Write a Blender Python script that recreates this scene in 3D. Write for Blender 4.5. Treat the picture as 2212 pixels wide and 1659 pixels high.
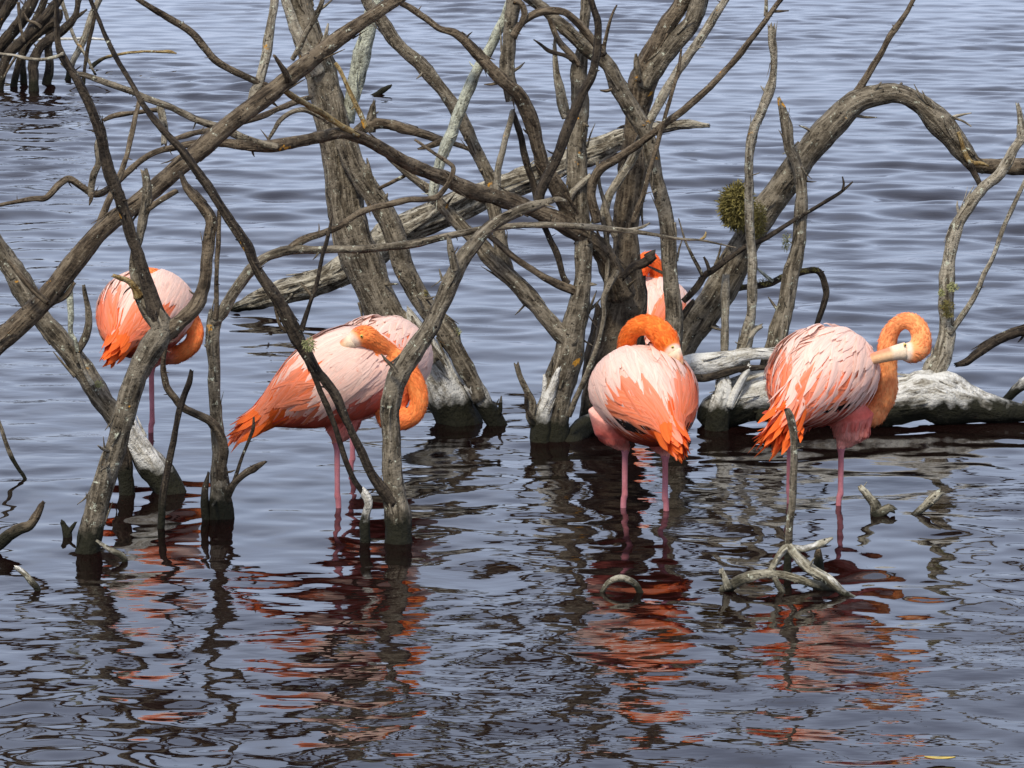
import bpy, bmesh, math, random
import numpy as np
from mathutils import Vector, Matrix, noise as mnoise

# ------------------------------------------------------------------ camera, world, sun, exposure
H = 2.36                       # camera height above the lagoon
PITCH = math.radians(9.36)     # looking down
HFOV = math.radians(15.2)
VW, VH = 2212.0, 1659.0        # pixel frame the photograph was measured in
FPX = VW / 2 / math.tan(HFOV / 2)

scene = bpy.context.scene
for o in list(bpy.data.objects):
    bpy.data.objects.remove(o)
cam_d = bpy.data.cameras.new('camera')
cam = bpy.data.objects.new('camera', cam_d)
scene.collection.objects.link(cam)
cam.location = (0, 0, H)
cam.rotation_euler = (math.pi / 2 - PITCH, 0, 0)
cam_d.sensor_width = 36
cam_d.angle = HFOV
cam_d.clip_start = 0.1
cam_d.clip_end = 9000
scene.camera = cam
scene.render.resolution_x, scene.render.resolution_y = 1024, 768

SUN_EL, SUN_AZ = math.radians(52), math.radians(200)   # compass-like azimuth: 0 = +Y, clockwise; behind the camera, a little left
world = bpy.data.worlds.new('World')
scene.world = world
world.use_nodes = True
wn = world.node_tree
wn.nodes.clear()
w_out = wn.nodes.new('ShaderNodeOutputWorld')
w_bg = wn.nodes.new('ShaderNodeBackground')
w_sky = wn.nodes.new('ShaderNodeTexSky')
w_sky.sky_type = 'NISHITA'
w_sky.sun_disc = False
w_sky.sun_elevation = SUN_EL
w_sky.sun_rotation = SUN_AZ
w_sky.dust_density = 2.0
w_co = wn.nodes.new('ShaderNodeTexCoord')
w_map = wn.nodes.new('ShaderNodeMapping')
w_map.inputs['Scale'].default_value = (1.0, 1.0, 2.6)
w_noi = wn.nodes.new('ShaderNodeTexNoise')
w_noi.inputs['Scale'].default_value = 2.2
w_noi.inputs['Detail'].default_value = 6
w_rmp = wn.nodes.new('ShaderNodeValToRGB')      # thin overcast: brighter and darker cloud
w_rmp.color_ramp.elements[0].position = 0.3
w_rmp.color_ramp.elements[0].color = (4.45, 5.25, 7.6, 1)
w_rmp.color_ramp.elements[1].position = 0.75
w_rmp.color_ramp.elements[1].color = (7.0, 7.8, 9.9, 1)
w_mix = wn.nodes.new('ShaderNodeMixRGB')
w_mix.inputs[0].default_value = 0.75
wn.links.new(w_co.outputs['Generated'], w_map.inputs[0])
wn.links.new(w_map.outputs[0], w_noi.inputs['Vector'])
wn.links.new(w_noi.outputs['Fac'], w_rmp.inputs[0])
wn.links.new(w_sky.outputs[0], w_mix.inputs[1])
wn.links.new(w_rmp.outputs[0], w_mix.inputs[2])
wn.links.new(w_mix.outputs[0], w_bg.inputs[0])
w_bg.inputs[1].default_value = 0.135
wn.links.new(w_bg.outputs[0], w_out.inputs[0])

sun_d = bpy.data.lights.new('sun', 'SUN')
sun_d.energy = 3.2
sun_d.angle = math.radians(10)
sun_d.color = (1.0, 0.93, 0.80)
sun = bpy.data.objects.new('sun', sun_d)
scene.collection.objects.link(sun)
sdir = Vector((math.sin(SUN_AZ) * math.cos(SUN_EL), math.cos(SUN_AZ) * math.cos(SUN_EL), math.sin(SUN_EL)))
sun.rotation_euler = sdir.to_track_quat('Z', 'Y').to_euler()

scene.view_settings.view_transform = 'Standard'
scene.view_settings.look = 'None'
scene.view_settings.exposure = 0.25
scene.view_settings.gamma = 1.0
scene.view_settings.use_curve_mapping = False

# ------------------------------------------------------------------ helpers
random.seed(7)
COL = scene.collection
CP, SP = math.cos(PITCH), math.sin(PITCH)

def ray(vx, vy):
    a = (vx - VW / 2) / FPX
    b = (VH / 2 - vy) / FPX
    return Vector((a, CP + SP * b, -SP + CP * b))

def P(vx, vy, Y):
    """photo pixel + distance of the thing (from where it meets the water) -> point"""
    d = ray(vx, vy)
    return Vector((0, 0, H)) + d * (Y / d.y)

def GY(vy):
    """distance at which a pixel row meets the water"""
    d = ray(VW / 2, vy)
    return d.y * (-H / d.z)

def tag(o, label=None, cat=None, group=None, kind=None):
    if label: o['label'] = label
    if cat: o['category'] = cat
    if group: o['group'] = group
    if kind: o['kind'] = kind
    return o

def empty(name, loc, label, cat, group=None):
    o = bpy.data.objects.new(name, None)
    o.empty_display_size = 0.1
    COL.objects.link(o)
    o.location = loc
    return tag(o, label, cat, group)

def mesh_obj(name, verts, faces, mat, parent=None, smooth=True, attrs=None):
    """one mesh object; vertices in world space, moved into the parent's frame"""
    off = Vector(parent_world(parent)) if parent else Vector((0, 0, 0))
    me = bpy.data.meshes.new(name)
    v = np.asarray(verts, dtype=np.float64) - np.array(off)
    me.from_pydata(v.tolist(), [], faces)
    if attrs:
        for k, (typ, data) in attrs.items():
            at = me.attributes.new(k, typ, 'POINT')
            at.data.foreach_set('color' if typ == 'FLOAT_COLOR' else 'vector' if typ == 'FLOAT_VECTOR' else 'value',
                                np.asarray(data, dtype=np.float32).ravel())
    me.polygons.foreach_set('use_smooth', [smooth] * len(me.polygons))
    me.materials.append(mat)
    o = bpy.data.objects.new(name, me)
    COL.objects.link(o)
    if parent:
        o.parent = parent
    me.update()
    return o

def parent_world(p):
    v = Vector((0, 0, 0))
    while p is not None:
        v += p.location
        p = p.parent
    return v

# ------------------------------------------------------------------ materials
def newmat(name):
    m = bpy.data.materials.new(name)
    m.use_nodes = True
    nt = m.node_tree
    return m, nt, nt.nodes['Principled BSDF']

def N(nt, typ, **kw):
    n = nt.nodes.new(typ)
    for k, v in kw.items():
        if k in n.inputs.keys():
            n.inputs[k].default_value = v
        else:
            setattr(n, k, v)
    return n

def ramp(nt, fac, stops):
    r = nt.nodes.new('ShaderNodeValToRGB')
    e = r.color_ramp.elements
    while len(e) < len(stops):
        e.new(0.5)
    for i, (p, c) in enumerate(stops):
        e[i].position = p
        e[i].color = (*c, 1) if len(c) == 3 else c
    nt.links.new(fac, r.inputs[0])
    return r

def mixc(nt, fac, a, b):
    m = nt.nodes.new('ShaderNodeMixRGB')
    if isinstance(fac, float): m.inputs[0].default_value = fac
    else: nt.links.new(fac, m.inputs[0])
    for i, c in ((1, a), (2, b)):
        if isinstance(c, tuple): m.inputs[i].default_value = (*c, 1)
        else: nt.links.new(c, m.inputs[i])
    return m.outputs[0]

def bark(name, dark, mid, light, lichen=0.0, orange=0.0, bleach=0.0, fibre=55, bumps=0.5, algae=0.09):
    m, nt, b = newmat(name)
    L = nt.links.new
    at = N(nt, 'ShaderNodeAttribute', attribute_name='fib')
    mp = N(nt, 'ShaderNodeMapping'); mp.inputs['Scale'].default_value = (7, fibre, fibre)
    L(at.outputs['Vector'], mp.inputs[0])
    nf = N(nt, 'ShaderNodeTexNoise', Scale=1.6, Detail=6.0, Roughness=0.65)
    L(mp.outputs[0], nf.inputs['Vector'])
    tc = N(nt, 'ShaderNodeNewGeometry')
    col = ramp(nt, nf.outputs['Fac'], [(0.36, dark), (0.5, mid), (0.63, light)]).outputs[0]
    # blotchy, patchy bark
    nb = N(nt, 'ShaderNodeTexNoise', Scale=17.0, Detail=5.0, Roughness=0.7)
    L(tc.outputs['Position'], nb.inputs['Vector'])
    pb = ramp(nt, nb.outputs['Fac'], [(0.46, (0, 0, 0)), (0.62, (1, 1, 1))])
    col = mixc(nt, pb.outputs[0], col, mixc(nt, 0.70, col, light))
    ncr = N(nt, 'ShaderNodeTexNoise', Scale=70.0, Detail=3.0, Roughness=0.7)
    L(tc.outputs['Position'], ncr.inputs['Vector'])
    cr = ramp(nt, ncr.outputs['Fac'], [(0.32, (1, 1, 1)), (0.40, (0, 0, 0))])
    col = mixc(nt, cr.outputs[0], col, tuple(c * 0.45 for c in dark))
    if bleach > 0:
        n2 = N(nt, 'ShaderNodeTexNoise', Scale=1.0, Detail=7.0, Roughness=0.72)
        mp2 = N(nt, 'ShaderNodeMapping'); mp2.inputs['Scale'].default_value = (7, 22, 22)
        L(at.outputs['Vector'], mp2.inputs[0]); L(mp2.outputs[0], n2.inputs['Vector'])
        r2 = ramp(nt, n2.outputs['Fac'], [(0.62 - bleach * 0.4, (0, 0, 0)), (0.72 - bleach * 0.4, (1, 1, 1))])
        col = mixc(nt, r2.outputs[0], col, (0.62, 0.60, 0.54))
    if lichen > 0:
        n3 = N(nt, 'ShaderNodeTexNoise', Scale=42.0, Detail=5.0, Roughness=0.75)
        L(tc.outputs['Position'], n3.inputs['Vector'])
        r3 = ramp(nt, n3.outputs['Fac'], [(0.66 - lichen * 0.25, (0, 0, 0)), (0.70 - lichen * 0.22, (1, 1, 1))])
        col = mixc(nt, r3.outputs[0], col, (0.46, 0.47, 0.36))
    if orange > 0:
        n4 = N(nt, 'ShaderNodeTexNoise', Scale=11.0, Detail=4.0, Roughness=0.6)
        ad = N(nt, 'ShaderNodeVectorMath', operation='ADD'); ad.inputs[1].default_value = (3.1, 7.7, 1.3)
        L(tc.outputs['Position'], ad.inputs[0]); L(ad.outputs[0], n4.inputs['Vector'])
        r4 = ramp(nt, n4.outputs['Fac'], [(0.72 - orange * 0.12, (0, 0, 0)), (0.75 - orange * 0.12, (1, 1, 1))])
        col = mixc(nt, r4.outputs[0], col, (0.50, 0.24, 0.03))
    # wet algae band with a ragged edge just above the waterline
    if algae > 0:
        sx = N(nt, 'ShaderNodeSeparateXYZ'); L(tc.outputs['Position'], sx.inputs[0])
        n5 = N(nt, 'ShaderNodeTexNoise', Scale=24.0, Detail=4.0)
        L(tc.outputs['Position'], n5.inputs['Vector'])
        ma = N(nt, 'ShaderNodeMath', operation='MULTIPLY_ADD'); ma.inputs[1].default_value = -0.10; 
        L(n5.outputs['Fac'], ma.inputs[0]); L(sx.outputs['Z'], ma.inputs[2])
        mr = N(nt, 'ShaderNodeMapRange'); L(ma.outputs[0], mr.inputs['Value'])
        mr.inputs['From Min'].default_value = algae - 0.05 - 0.03
        mr.inputs['From Max'].default_value = algae - 0.05 + 0.015
        mr.inputs['To Min'].default_value = 1; mr.inputs['To Max'].default_value = 0
        mossc = mixc(nt, nb.outputs['Fac'], (0.004, 0.0035, 0.002), (0.020, 0.019, 0.007))
        col = mixc(nt, mr.outputs['Result'], col, mossc)
    L(col, b.inputs['Base Color'])
    b.inputs['Roughness'].default_value = 0.85
    b.inputs['Specular IOR Level'].default_value = 0.25
    bp = N(nt, 'ShaderNodeBump', Strength=min(1.0, bumps * 1.8), Distance=0.010)
    sm = N(nt, 'ShaderNodeMath', operation='ADD')
    L(nf.outputs['Fac'], sm.inputs[0]); L(ncr.outputs['Fac'], sm.inputs[1])
    L(sm.outputs[0], bp.inputs['Height']); L(bp.outputs[0], b.inputs['Normal'])
    return m

M = {}
M['brown'] = bark('bark_brown', (0.015, 0.010, 0.005), (0.064, 0.045, 0.027), (0.175, 0.135, 0.088), lichen=0.10, orange=0.25)
M['dark'] = bark('bark_dark', (0.006, 0.004, 0.003), (0.023, 0.016, 0.010), (0.074, 0.056, 0.037), lichen=0.08, orange=0.15)
M['grey'] = bark('bark_grey', (0.019, 0.014, 0.008), (0.088, 0.070, 0.046), (0.235, 0.198, 0.142), lichen=0.20, orange=0.3)
M['pale'] = bark('bark_pale', (0.055, 0.043, 0.028), (0.19, 0.16, 0.112), (0.38, 0.335, 0.255), lichen=0.3, orange=0.35)
M['lichen'] = bark('bark_lichened', (0.09, 0.085, 0.06), (0.24, 0.24, 0.18), (0.44, 0.45, 0.36), lichen=0.7, orange=0.45)
M['golden'] = bark('bark_golden', (0.06, 0.035, 0.012), (0.20, 0.125, 0.04), (0.38, 0.29, 0.14), lichen=0.3, orange=0.9)
M['white'] = bark('wood_bleached', (0.035, 0.028, 0.018), (0.21, 0.185, 0.14), (0.46, 0.43, 0.36), bleach=0.46, fibre=38, bumps=0.9, algae=0.10)
M['log'] = bark('wood_weathered', (0.008, 0.006, 0.004), (0.12, 0.098, 0.066), (0.42, 0.38, 0.29), fibre=42, bumps=1.0, algae=0.04)
M['drift'] = bark('wood_driftwood', (0.022, 0.017, 0.009), (0.125, 0.108, 0.070), (0.40, 0.365, 0.27), bleach=0.16, lichen=0.2, algae=0.03)

def simple(name, col, rough=0.7, var=0.3, scale=40):
    m, nt, b = newmat(name)
    tc = N(nt, 'ShaderNodeNewGeometry')
    n = N(nt, 'ShaderNodeTexNoise', Scale=float(scale), Detail=4.0)
    nt.links.new(tc.outputs['Position'], n.inputs['Vector'])
    r = ramp(nt, n.outputs['Fac'], [(0.3, tuple(c * (1 - var) for c in col)), (0.7, tuple(min(1, c * (1 + var)) for c in col))])
    nt.links.new(r.outputs[0], b.inputs['Base Color'])
    b.inputs['Roughness'].default_value = rough
    b.inputs['Specular IOR Level'].default_value = 0.3
    return m

M['moss'] = simple('beard_lichen', (0.15, 0.125, 0.035), 0.9, 0.6, 60)
M['mosspale'] = simple('tuft_lichen', (0.27, 0.27, 0.12), 0.9, 0.5, 60)
M['leaf'] = simple('yellow_leaf', (0.45, 0.33, 0.08), 0.6)
M['eye'] = simple('pale_yellow_eye', (0.55, 0.45, 0.10), 0.2, 0.1)
M['pupil'] = simple('pupil_black', (0.01, 0.01, 0.01), 0.15, 0.1)

# plumage: colours come with the feathers, painted belly shade included
m, nt, b = newmat('plumage')
at = N(nt, 'ShaderNodeAttribute', attribute_name='Col')
tc = N(nt, 'ShaderNodeNewGeometry')
n = N(nt, 'ShaderNodeTexNoise', Scale=95.0, Detail=4.0, Roughness=0.7)
nt.links.new(tc.outputs['Position'], n.inputs['Vector'])
hs = N(nt, 'ShaderNodeHueSaturation')
mr = N(nt, 'ShaderNodeMapRange'); nt.links.new(n.outputs['Fac'], mr.inputs['Value'])
mr.inputs['From Min'].default_value = 0.25; mr.inputs['From Max'].default_value = 0.75
mr.inputs['To Min'].default_value = 0.80; mr.inputs['To Max'].default_value = 1.12
nt.links.new(at.outputs['Color'], hs.inputs['Color']); nt.links.new(mr.outputs[0], hs.inputs['Value'])
nt.links.new(hs.outputs[0], b.inputs['Base Color'])
b.inputs['Roughness'].default_value = 0.8
b.inputs['Specular IOR Level'].default_value = 0.15
b.inputs['Sheen Weight'].default_value = 0.08
bp = N(nt, 'ShaderNodeBump', Strength=0.35, Distance=0.004)
nt.links.new(n.outputs['Fac'], bp.inputs['Height']); nt.links.new(bp.outputs[0], b.inputs['Normal'])
M['plumage'] = m
# feathers: the same with fine barbs running along each vane
m, nt, b = newmat('feather_vane')
at = N(nt, 'ShaderNodeAttribute', attribute_name='Col')
fa = N(nt, 'ShaderNodeAttribute', attribute_name='fib')
mp = N(nt, 'ShaderNodeMapping'); mp.inputs['Scale'].default_value = (14, 260, 260)
nt.links.new(fa.outputs['Vector'], mp.inputs[0])
n = N(nt, 'ShaderNodeTexNoise', Scale=1.0, Detail=3.0, Roughness=0.6)
nt.links.new(mp.outputs[0], n.inputs['Vector'])
hs = N(nt, 'ShaderNodeHueSaturation')
mr = N(nt, 'ShaderNodeMapRange'); nt.links.new(n.outputs['Fac'], mr.inputs['Value'])
mr.inputs['From Min'].default_value = 0.3; mr.inputs['From Max'].default_value = 0.7
mr.inputs['To Min'].default_value = 0.78; mr.inputs['To Max'].default_value = 1.1
nt.links.new(at.outputs['Color'], hs.inputs['Color']); nt.links.new(mr.outputs[0], hs.inputs['Value'])
nt.links.new(hs.outputs[0], b.inputs['Base Color'])
b.inputs['Roughness'].default_value = 0.7
b.inputs['Specular IOR Level'].default_value = 0.2
tr = N(nt, 'ShaderNodeBsdfTranslucent'); nt.links.new(hs.outputs[0], tr.inputs['Color'])
ms = N(nt, 'ShaderNodeMixShader'); ms.inputs[0].default_value = 0.32
nt.links.new(b.outputs[0], ms.inputs[1]); nt.links.new(tr.outputs[0], ms.inputs[2])
nt.links.new(ms.outputs[0], nt.nodes['Material Output'].inputs['Surface'])
bp = N(nt, 'ShaderNodeBump', Strength=0.3, Distance=0.002)
nt.links.new(n.outputs['Fac'], bp.inputs['Height']); nt.links.new(bp.outputs[0], b.inputs['Normal'])
M['feather'] = m

# ------------------------------------------------------------------ water (one sheet to the horizon)
m, nt, b = newmat('tannin_water')
b.inputs['Base Color'].default_value = (0.0055, 0.0020, 0.0017, 1)
b.inputs['Roughness'].default_value = 0.025
b.inputs['IOR'].default_value = 1.333
tc = N(nt, 'ShaderNodeNewGeometry')
def wnoise(sx, sy, sc, det):
    mp = N(nt, 'ShaderNodeMapping'); mp.inputs['Scale'].default_value = (sx, sy, 1)
    mp.inputs['Rotation'].default_value = (0, 0, 0.10)
    nt.links.new(tc.outputs['Position'], mp.inputs[0])
    n = N(nt, 'ShaderNodeTexNoise', Scale=sc, Detail=det, Roughness=0.5)
    nt.links.new(mp.outputs[0], n.inputs['Vector'])
    return n.outputs['Fac']
fine = wnoise(0.5, 1.0, 16.0, 2.0)
ruf = wnoise(0.22, 0.35, 1.1, 2.0)            # where the breeze ruffles the surface
rr = ramp(nt, ruf, [(0.42, (0.10, 0.10, 0.10)), (0.66, (1, 1, 1))])
mu = N(nt, 'ShaderNodeMath', operation='MULTIPLY'); nt.links.new(fine, mu.inputs[0]); nt.links.new(rr.outputs[0], mu.inputs[1])
bp = N(nt, 'ShaderNodeBump', Strength=1.0, Distance=0.0035)
nt.links.new(mu.outputs[0], bp.inputs['Height']); nt.links.new(bp.outputs[0], b.inputs['Normal'])
M['water'] = m

def make_water():
    rng = np.random.default_rng(11)
    fineY = 7.2 * np.exp(np.arange(0, 1150) * 0.0016)           # 7.2 .. 45 m
    Ys = np.concatenate([[-400, -60, -10, 2, 5], fineY, [48, 55, 70, 100, 200, 500, 1500, 6000]])
    nu = 420
    u = np.linspace(-1, 1, nu)
    X = np.empty((len(Ys), nu + 6)); Y = np.repeat(Ys[:, None], nu + 6, axis=1)
    half = 0.20 * np.clip(Ys, 7, 50) + 0.9
    X[:, 3:-3] = half[:, None] * u[None, :]
    for k, e in enumerate((4000, 200, 25)):
        X[:, k] = -e; X[:, -1 - k] = e
    def vn(x, y, seed, sc):                                     # smooth value noise
        r = np.random.default_rng(seed)
        t = np.zeros_like(x)
        for _ in range(7):
            a = r.uniform(0, 2 * np.pi); k = sc * r.uniform(0.5, 1.4)
            t += np.sin(k * (np.cos(a) * x + np.sin(a) * y) + r.uniform(0, 6.28))
        return t / 7 ** 0.5
    Z = np.zeros_like(X)
    far = 1 / (1 + np.exp(-(Y - 15.0) / 1.6))                   # open water beyond the snags
    right = 1 / (1 + np.exp(-(X - 1.05) / 0.25))
    wob = vn(X, Y, 3, 1.2)
    bands = [  # wavelength range, number, slope, direction spread, weight(envelope)
        (0.34, 0.95, 40, 0.070, 0.36, np.clip(far + 0.10, 0, 1) * (1 + 0.22 * wob)),
        (0.16, 0.40, 40, 0.075, 0.55, np.clip(0.16 + 0.84 * far + 0.30 * right, 0, 1) * (1 + 0.25 * wob)),
        (0.20, 0.6, 30, 0.036, 1.10, np.clip(1 - 0.6 * far, 0, 1)),
        (0.10, 0.2, 34, 0.038, 0.80, np.clip(0.72 + 0.28 * vn(X, Y, 5, 2.2), 0.45, 1.35) * (1 - 0.6 * far)),
        (0.07, 0.14, 30, 0.020, 0.55, np.clip(0.8 + 0.3 * vn(X, Y, 9, 3.0), 0.4, 1.3) * np.clip((16 - Y) / 3, 0, 1)),
    ]
    for l0, l1, n, S, spread, env in bands:
        t = np.zeros_like(X)
        s = S * (2.0 / n) ** 0.5
        for _ in range(n):
            lam = math.exp(rng.uniform(math.log(l0), math.log(l1)))
            k = 2 * np.pi / lam
            a = rng.normal(0, spread) + 0.06
            t += (s / k) * np.sin(k * (np.sin(a) * X + np.cos(a) * Y) + rng.uniform(0, 6.283)
                                  + 0.5 * np.sin(0.7 * X + rng.uniform(0, 6.28)))
        Z += t * env
    fade = np.clip((46 - Y) / 8, 0, 1) * np.clip((Y - 5) / 2.2, 0, 1)
    fade[:, :3] = 0; fade[:, -3:] = 0
    Z *= fade
    nr, nc = X.shape
    verts = np.stack([X, Y, Z], -1).reshape(-1, 3)
    i = np.arange(nr * nc).reshape(nr, nc)
    f = np.stack([i[:-1, :-1], i[:-1, 1:], i[1:, 1:], i[1:, :-1]], -1).reshape(-1, 4)
    me = bpy.data.meshes.new('water')
    me.vertices.add(len(verts)); me.vertices.foreach_set('co', verts.ravel())
    me.loops.add(f.size); me.loops.foreach_set('vertex_index', f.ravel().astype(np.int32))
    me.polygons.add(len(f)); me.polygons.foreach_set('loop_start', np.arange(0, f.size, 4, dtype=np.int32))
    me.polygons.foreach_set('loop_total', np.full(len(f), 4, dtype=np.int32))
    me.update(calc_edges=True)
    me.polygons.foreach_set('use_smooth', [True] * len(f))
    me.materials.append(M['water'])
    o = bpy.data.objects.new('water', me)
    COL.objects.link(o)
    tag(o, 'rippled dark lagoon water reflecting the pale sky', None, None, 'structure')
make_water()

# ------------------------------------------------------------------ dead wood
def catmull(pts, rad, step_of):
    """smooth polyline through pts with radii; spacing follows the radius"""
    n = len(pts)
    out, ro = [], []
    for i in range(n - 1):
        p0 = pts[max(0, i - 1)]; p1 = pts[i]; p2 = pts[i + 1]; p3 = pts[min(n - 1, i + 2)]
        L = (p2 - p1).length
        k = max(2, min(60, int(math.ceil(L / step_of(0.5 * (rad[i] + rad[i + 1]))))))
        for j in range(k):
            t = j / k
            q = 0.5 * ((2 * p1) + (p2 - p0) * t + (2 * p0 - 5 * p1 + 4 * p2 - p3) * t * t + (3 * p1 - p0 - 3 * p2 + p3) * t ** 3)
            s = t * t * (3 - 2 * t)
            out.append(q); ro.append(rad[i] * (1 - s) + rad[i + 1] * s)
    out.append(pts[-1].copy()); ro.append(rad[-1])
    return out, ro

class Tube:
    def __init__(self):
        self.v, self.f, self.a = [], [], []
    def add(self, pts, rad, sides=12, rough=0.16, wob=0.25, jag0=0.0, jag1=0.6, seed=0.0, step=0.75, ridges=0.0, smooth_in=True):
        if smooth_in:
            c, r = catmull(pts, rad, lambda x: max(0.006, x * step))
        else:
            c, r = pts, rad
        n = len(c)
        T = []
        for i in range(n):
            t = c[min(n - 1, i + 1)] - c[max(0, i - 1)]
            T.append(t.normalized() if t.length > 1e-9 else Vector((0, 0, 1)))
        up = Vector((0.3, 1, 0.2)).cross(T[0]).normalized()
        base = len(self.v)
        u = 0.0
        so = Vector((seed * 3.17, seed * 1.3, seed * 7.1))
        for i in range(n):
            if i: u += (c[i] - c[i - 1]).length
            up = (up - T[i] * up.dot(T[i])).normalized()
            sd = T[i].cross(up)
            w = (mnoise.noise_vector(so + Vector((u * 5.0, 0, 0))) + mnoise.noise_vector(so + Vector((u * 17.0, 5, 0))) * 0.45) * min(r[i] * wob * 1.5, 0.0065)
            cc = c[i] + w
            swell = 1 + 0.13 * mnoise.noise(so + Vector((u * 9, 3, 1)))
            for k in range(sides):
                a = 2 * math.pi * k / sides
                ca, sa = math.cos(a), math.sin(a)
                nz = mnoise.noise(so + Vector((u * 14, ca * 1.6, sa * 1.6))) + 0.5 * mnoise.noise(so + Vector((u * 45, ca * 3.4, sa * 3.4)))
                if ridges:
                    nz += ridges * (abs(mnoise.noise(so + Vector((u * 2.0, ca * 5, sa * 5)))) * 2 - 0.6)
                rr = r[i] * swell * (1 + rough * nz)
                q = cc + (up * ca + sd * sa) * rr
                if i == 0 and jag0: q = q - T[i] * (r[i] * jag0 * random.uniform(0, 2))
                if i == n - 1 and jag1: q = q + T[i] * (r[i] * jag1 * random.uniform(-0.6, 2.2))
                self.v.append(q); self.a.append((u + seed, ca * r[i], sa * r[i]))
        for i in range(n - 1):
            for k in range(sides):
                a = base + i * sides + k; b = base + i * sides + (k + 1) % sides
                self.f.append((a, b, b + sides, a + sides))
        for e, i in ((0, 0), (1, n - 1)):
            self.v.append(c[i] + T[i] * (r[i] * (0.15 if e else -0.15))); self.a.append((u * e + seed, 0, 0))
            ci = len(self.v) - 1
            for k in range(sides):
                a = base + i * sides + k; b = base + i * sides + (k + 1) % sides
                self.f.append((a, ci, b) if not e else (a, b, ci))
        return c, r, T
    def spur(self, p, d, r, L, seed):
        bend = Vector((random.uniform(-1, 1), random.uniform(-1, 1), random.uniform(-.3, 1))) * (L * 0.25)
        pts = [p - d * r * 0.8, p + d * L * 0.5 + bend * 0.3, p + d * L + bend]
        self.add(pts, [r, r * 0.75, r * 0.28], sides=5, rough=0.2, jag1=0.8, seed=seed, step=2.0)

_seed = [1.0]
def br(parent, name, pts, y, mat, spurs=1.0, rough=0.21, sides=None, ridges=0.0, jag=0.6, wob=0.25, strips=1.0):
    """pts: (x, y, width) in photo pixels; y: distance(s) spread along the piece"""
    if not isinstance(y, (tuple, list)): y = (y, y)
    cum = [0.0]
    for a, b in zip(pts[:-1], pts[1:]):
        cum.append(cum[-1] + math.hypot(a[0] - b[0], a[1] - b[1]))
    fr = [c / cum[-1] for c in cum]
    ys = np.interp(fr, np.linspace(0, 1, len(y)), y)
    w = np.interp(range(len(pts)), [i for i, p in enumerate(pts) if len(p) > 2], [p[2] for p in pts if len(p) > 2])
    P3 = [P(p[0], p[1], yy) for p, yy in zip(pts, ys)]
    R3 = [0.5 * ww * yy / FPX for ww, yy in zip(w, ys)]
    _seed[0] += 1.37
    tb = Tube()
    mx = max(R3)
    sd = sides or (14 if mx > 0.02 else 10 if mx > 0.009 else 7)
    c, r, T = tb.add(P3, R3, sides=sd, rough=rough, seed=_seed[0], ridges=ridges, jag1=jag, wob=wob)
    L = sum((b - a).length for a, b in zip(c[:-1], c[1:]))
    for _ in range(int(spurs * L * 7.5 + random.random())):      # little broken side twigs and knots
        i = random.randrange(1, len(c) - 1)
        if c[i].z < 0.02: continue
        d = Vector((random.gauss(0, 1), random.gauss(0, 1), random.gauss(0, 1)))
        d = (d - T[i] * d.dot(T[i])).normalized()
        d = (d + T[i] * random.uniform(-0.4, 0.9)).normalized()
        q = c[i] + d * r[i] * 0.8
        if random.random() < 0.5:
            tb.spur(q, d, r[i] * random.uniform(0.22, 0.4), r[i] * random.uniform(0.35, 0.8), random.random() * 50)
        else:
            tb.spur(q, d, min(0.007, r[i] * random.uniform(0.15, 0.3)), r[i] * random.uniform(0.8, 2.2) + 0.004, random.random() * 50)
    if mx > 0.017 and strips:                                    # lifted strips of bark and splinters
        for _ in range(int(L * 16 * strips)):
            i = random.randrange(1, len(c) - 1)
            if c[i].z < 0.05 or r[i] < .012: continue
            d = Vector((random.gauss(0, 1), random.gauss(-.5, 1), random.gauss(0, 1)))
            d = (d - T[i] * d.dot(T[i])).normalized()
            sg = random.choice((-1, 1))
            q = c[i] + d * r[i] * 0.93
            tb.spur(q, (T[i] * sg + d * random.uniform(.04, .16)).normalized(), min(.006, r[i] * random.uniform(.10, .20)), min(0.075, r[i] * random.uniform(1.2, 4.0)), random.random() * 50)
    return mesh_obj(name, tb.v, tb.f, M[mat], parent, True, {'fib': ('FLOAT_VECTOR', tb.a)})

def tree(name, base, Y, label, cat='dead tree', group=None):
    p = P(base[0], base[1], Y)
    return empty(name, (p.x, Y, 0), label, cat, group)

def tuft(parent, name, vx, vy, Y, rx, ry, mat, n=700, hang=0.35):
    """a clump of thin lichen strands"""
    c = P(vx, vy, Y)
    sx, sz = rx * Y / FPX, ry * Y / FPX
    v, f = [], []
    for _ in range(n):
        d = Vector((random.gauss(0, 1), random.gauss(0, 1), random.gauss(0, 1))).normalized()
        k = random.random() ** 0.5 * 0.85
        q = c + Vector((d.x * sx * k, d.y * sx * k, d.z * sz * k))
        L = random.uniform(0.3, 0.6) * min(sx, sz) * 1.1
        e = (d + Vector((random.gauss(0, .7), random.gauss(0, .7), random.gauss(-hang, .7)))).normalized() * L
        s = e.cross(Vector((random.gauss(0, 1), random.gauss(0, 1), random.gauss(0, 1)))).normalized() * max(0.0011, min(sx, sz) * 0.035)
        m_ = q + e * 0.55 + Vector((random.gauss(0, 1), random.gauss(0, 1), random.gauss(0, 1))) * L * 0.18
        b0 = len(v)
        v += [q - s, q + s, m_ - s, m_ + s, q + e]
        f += [(b0, b0 + 1, b0 + 3, b0 + 2), (b0 + 2, b0 + 3, b0 + 4)]
    return mesh_obj(name, v, f, M[mat], parent, False)

SPEC = {}   # trees by key

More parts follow.
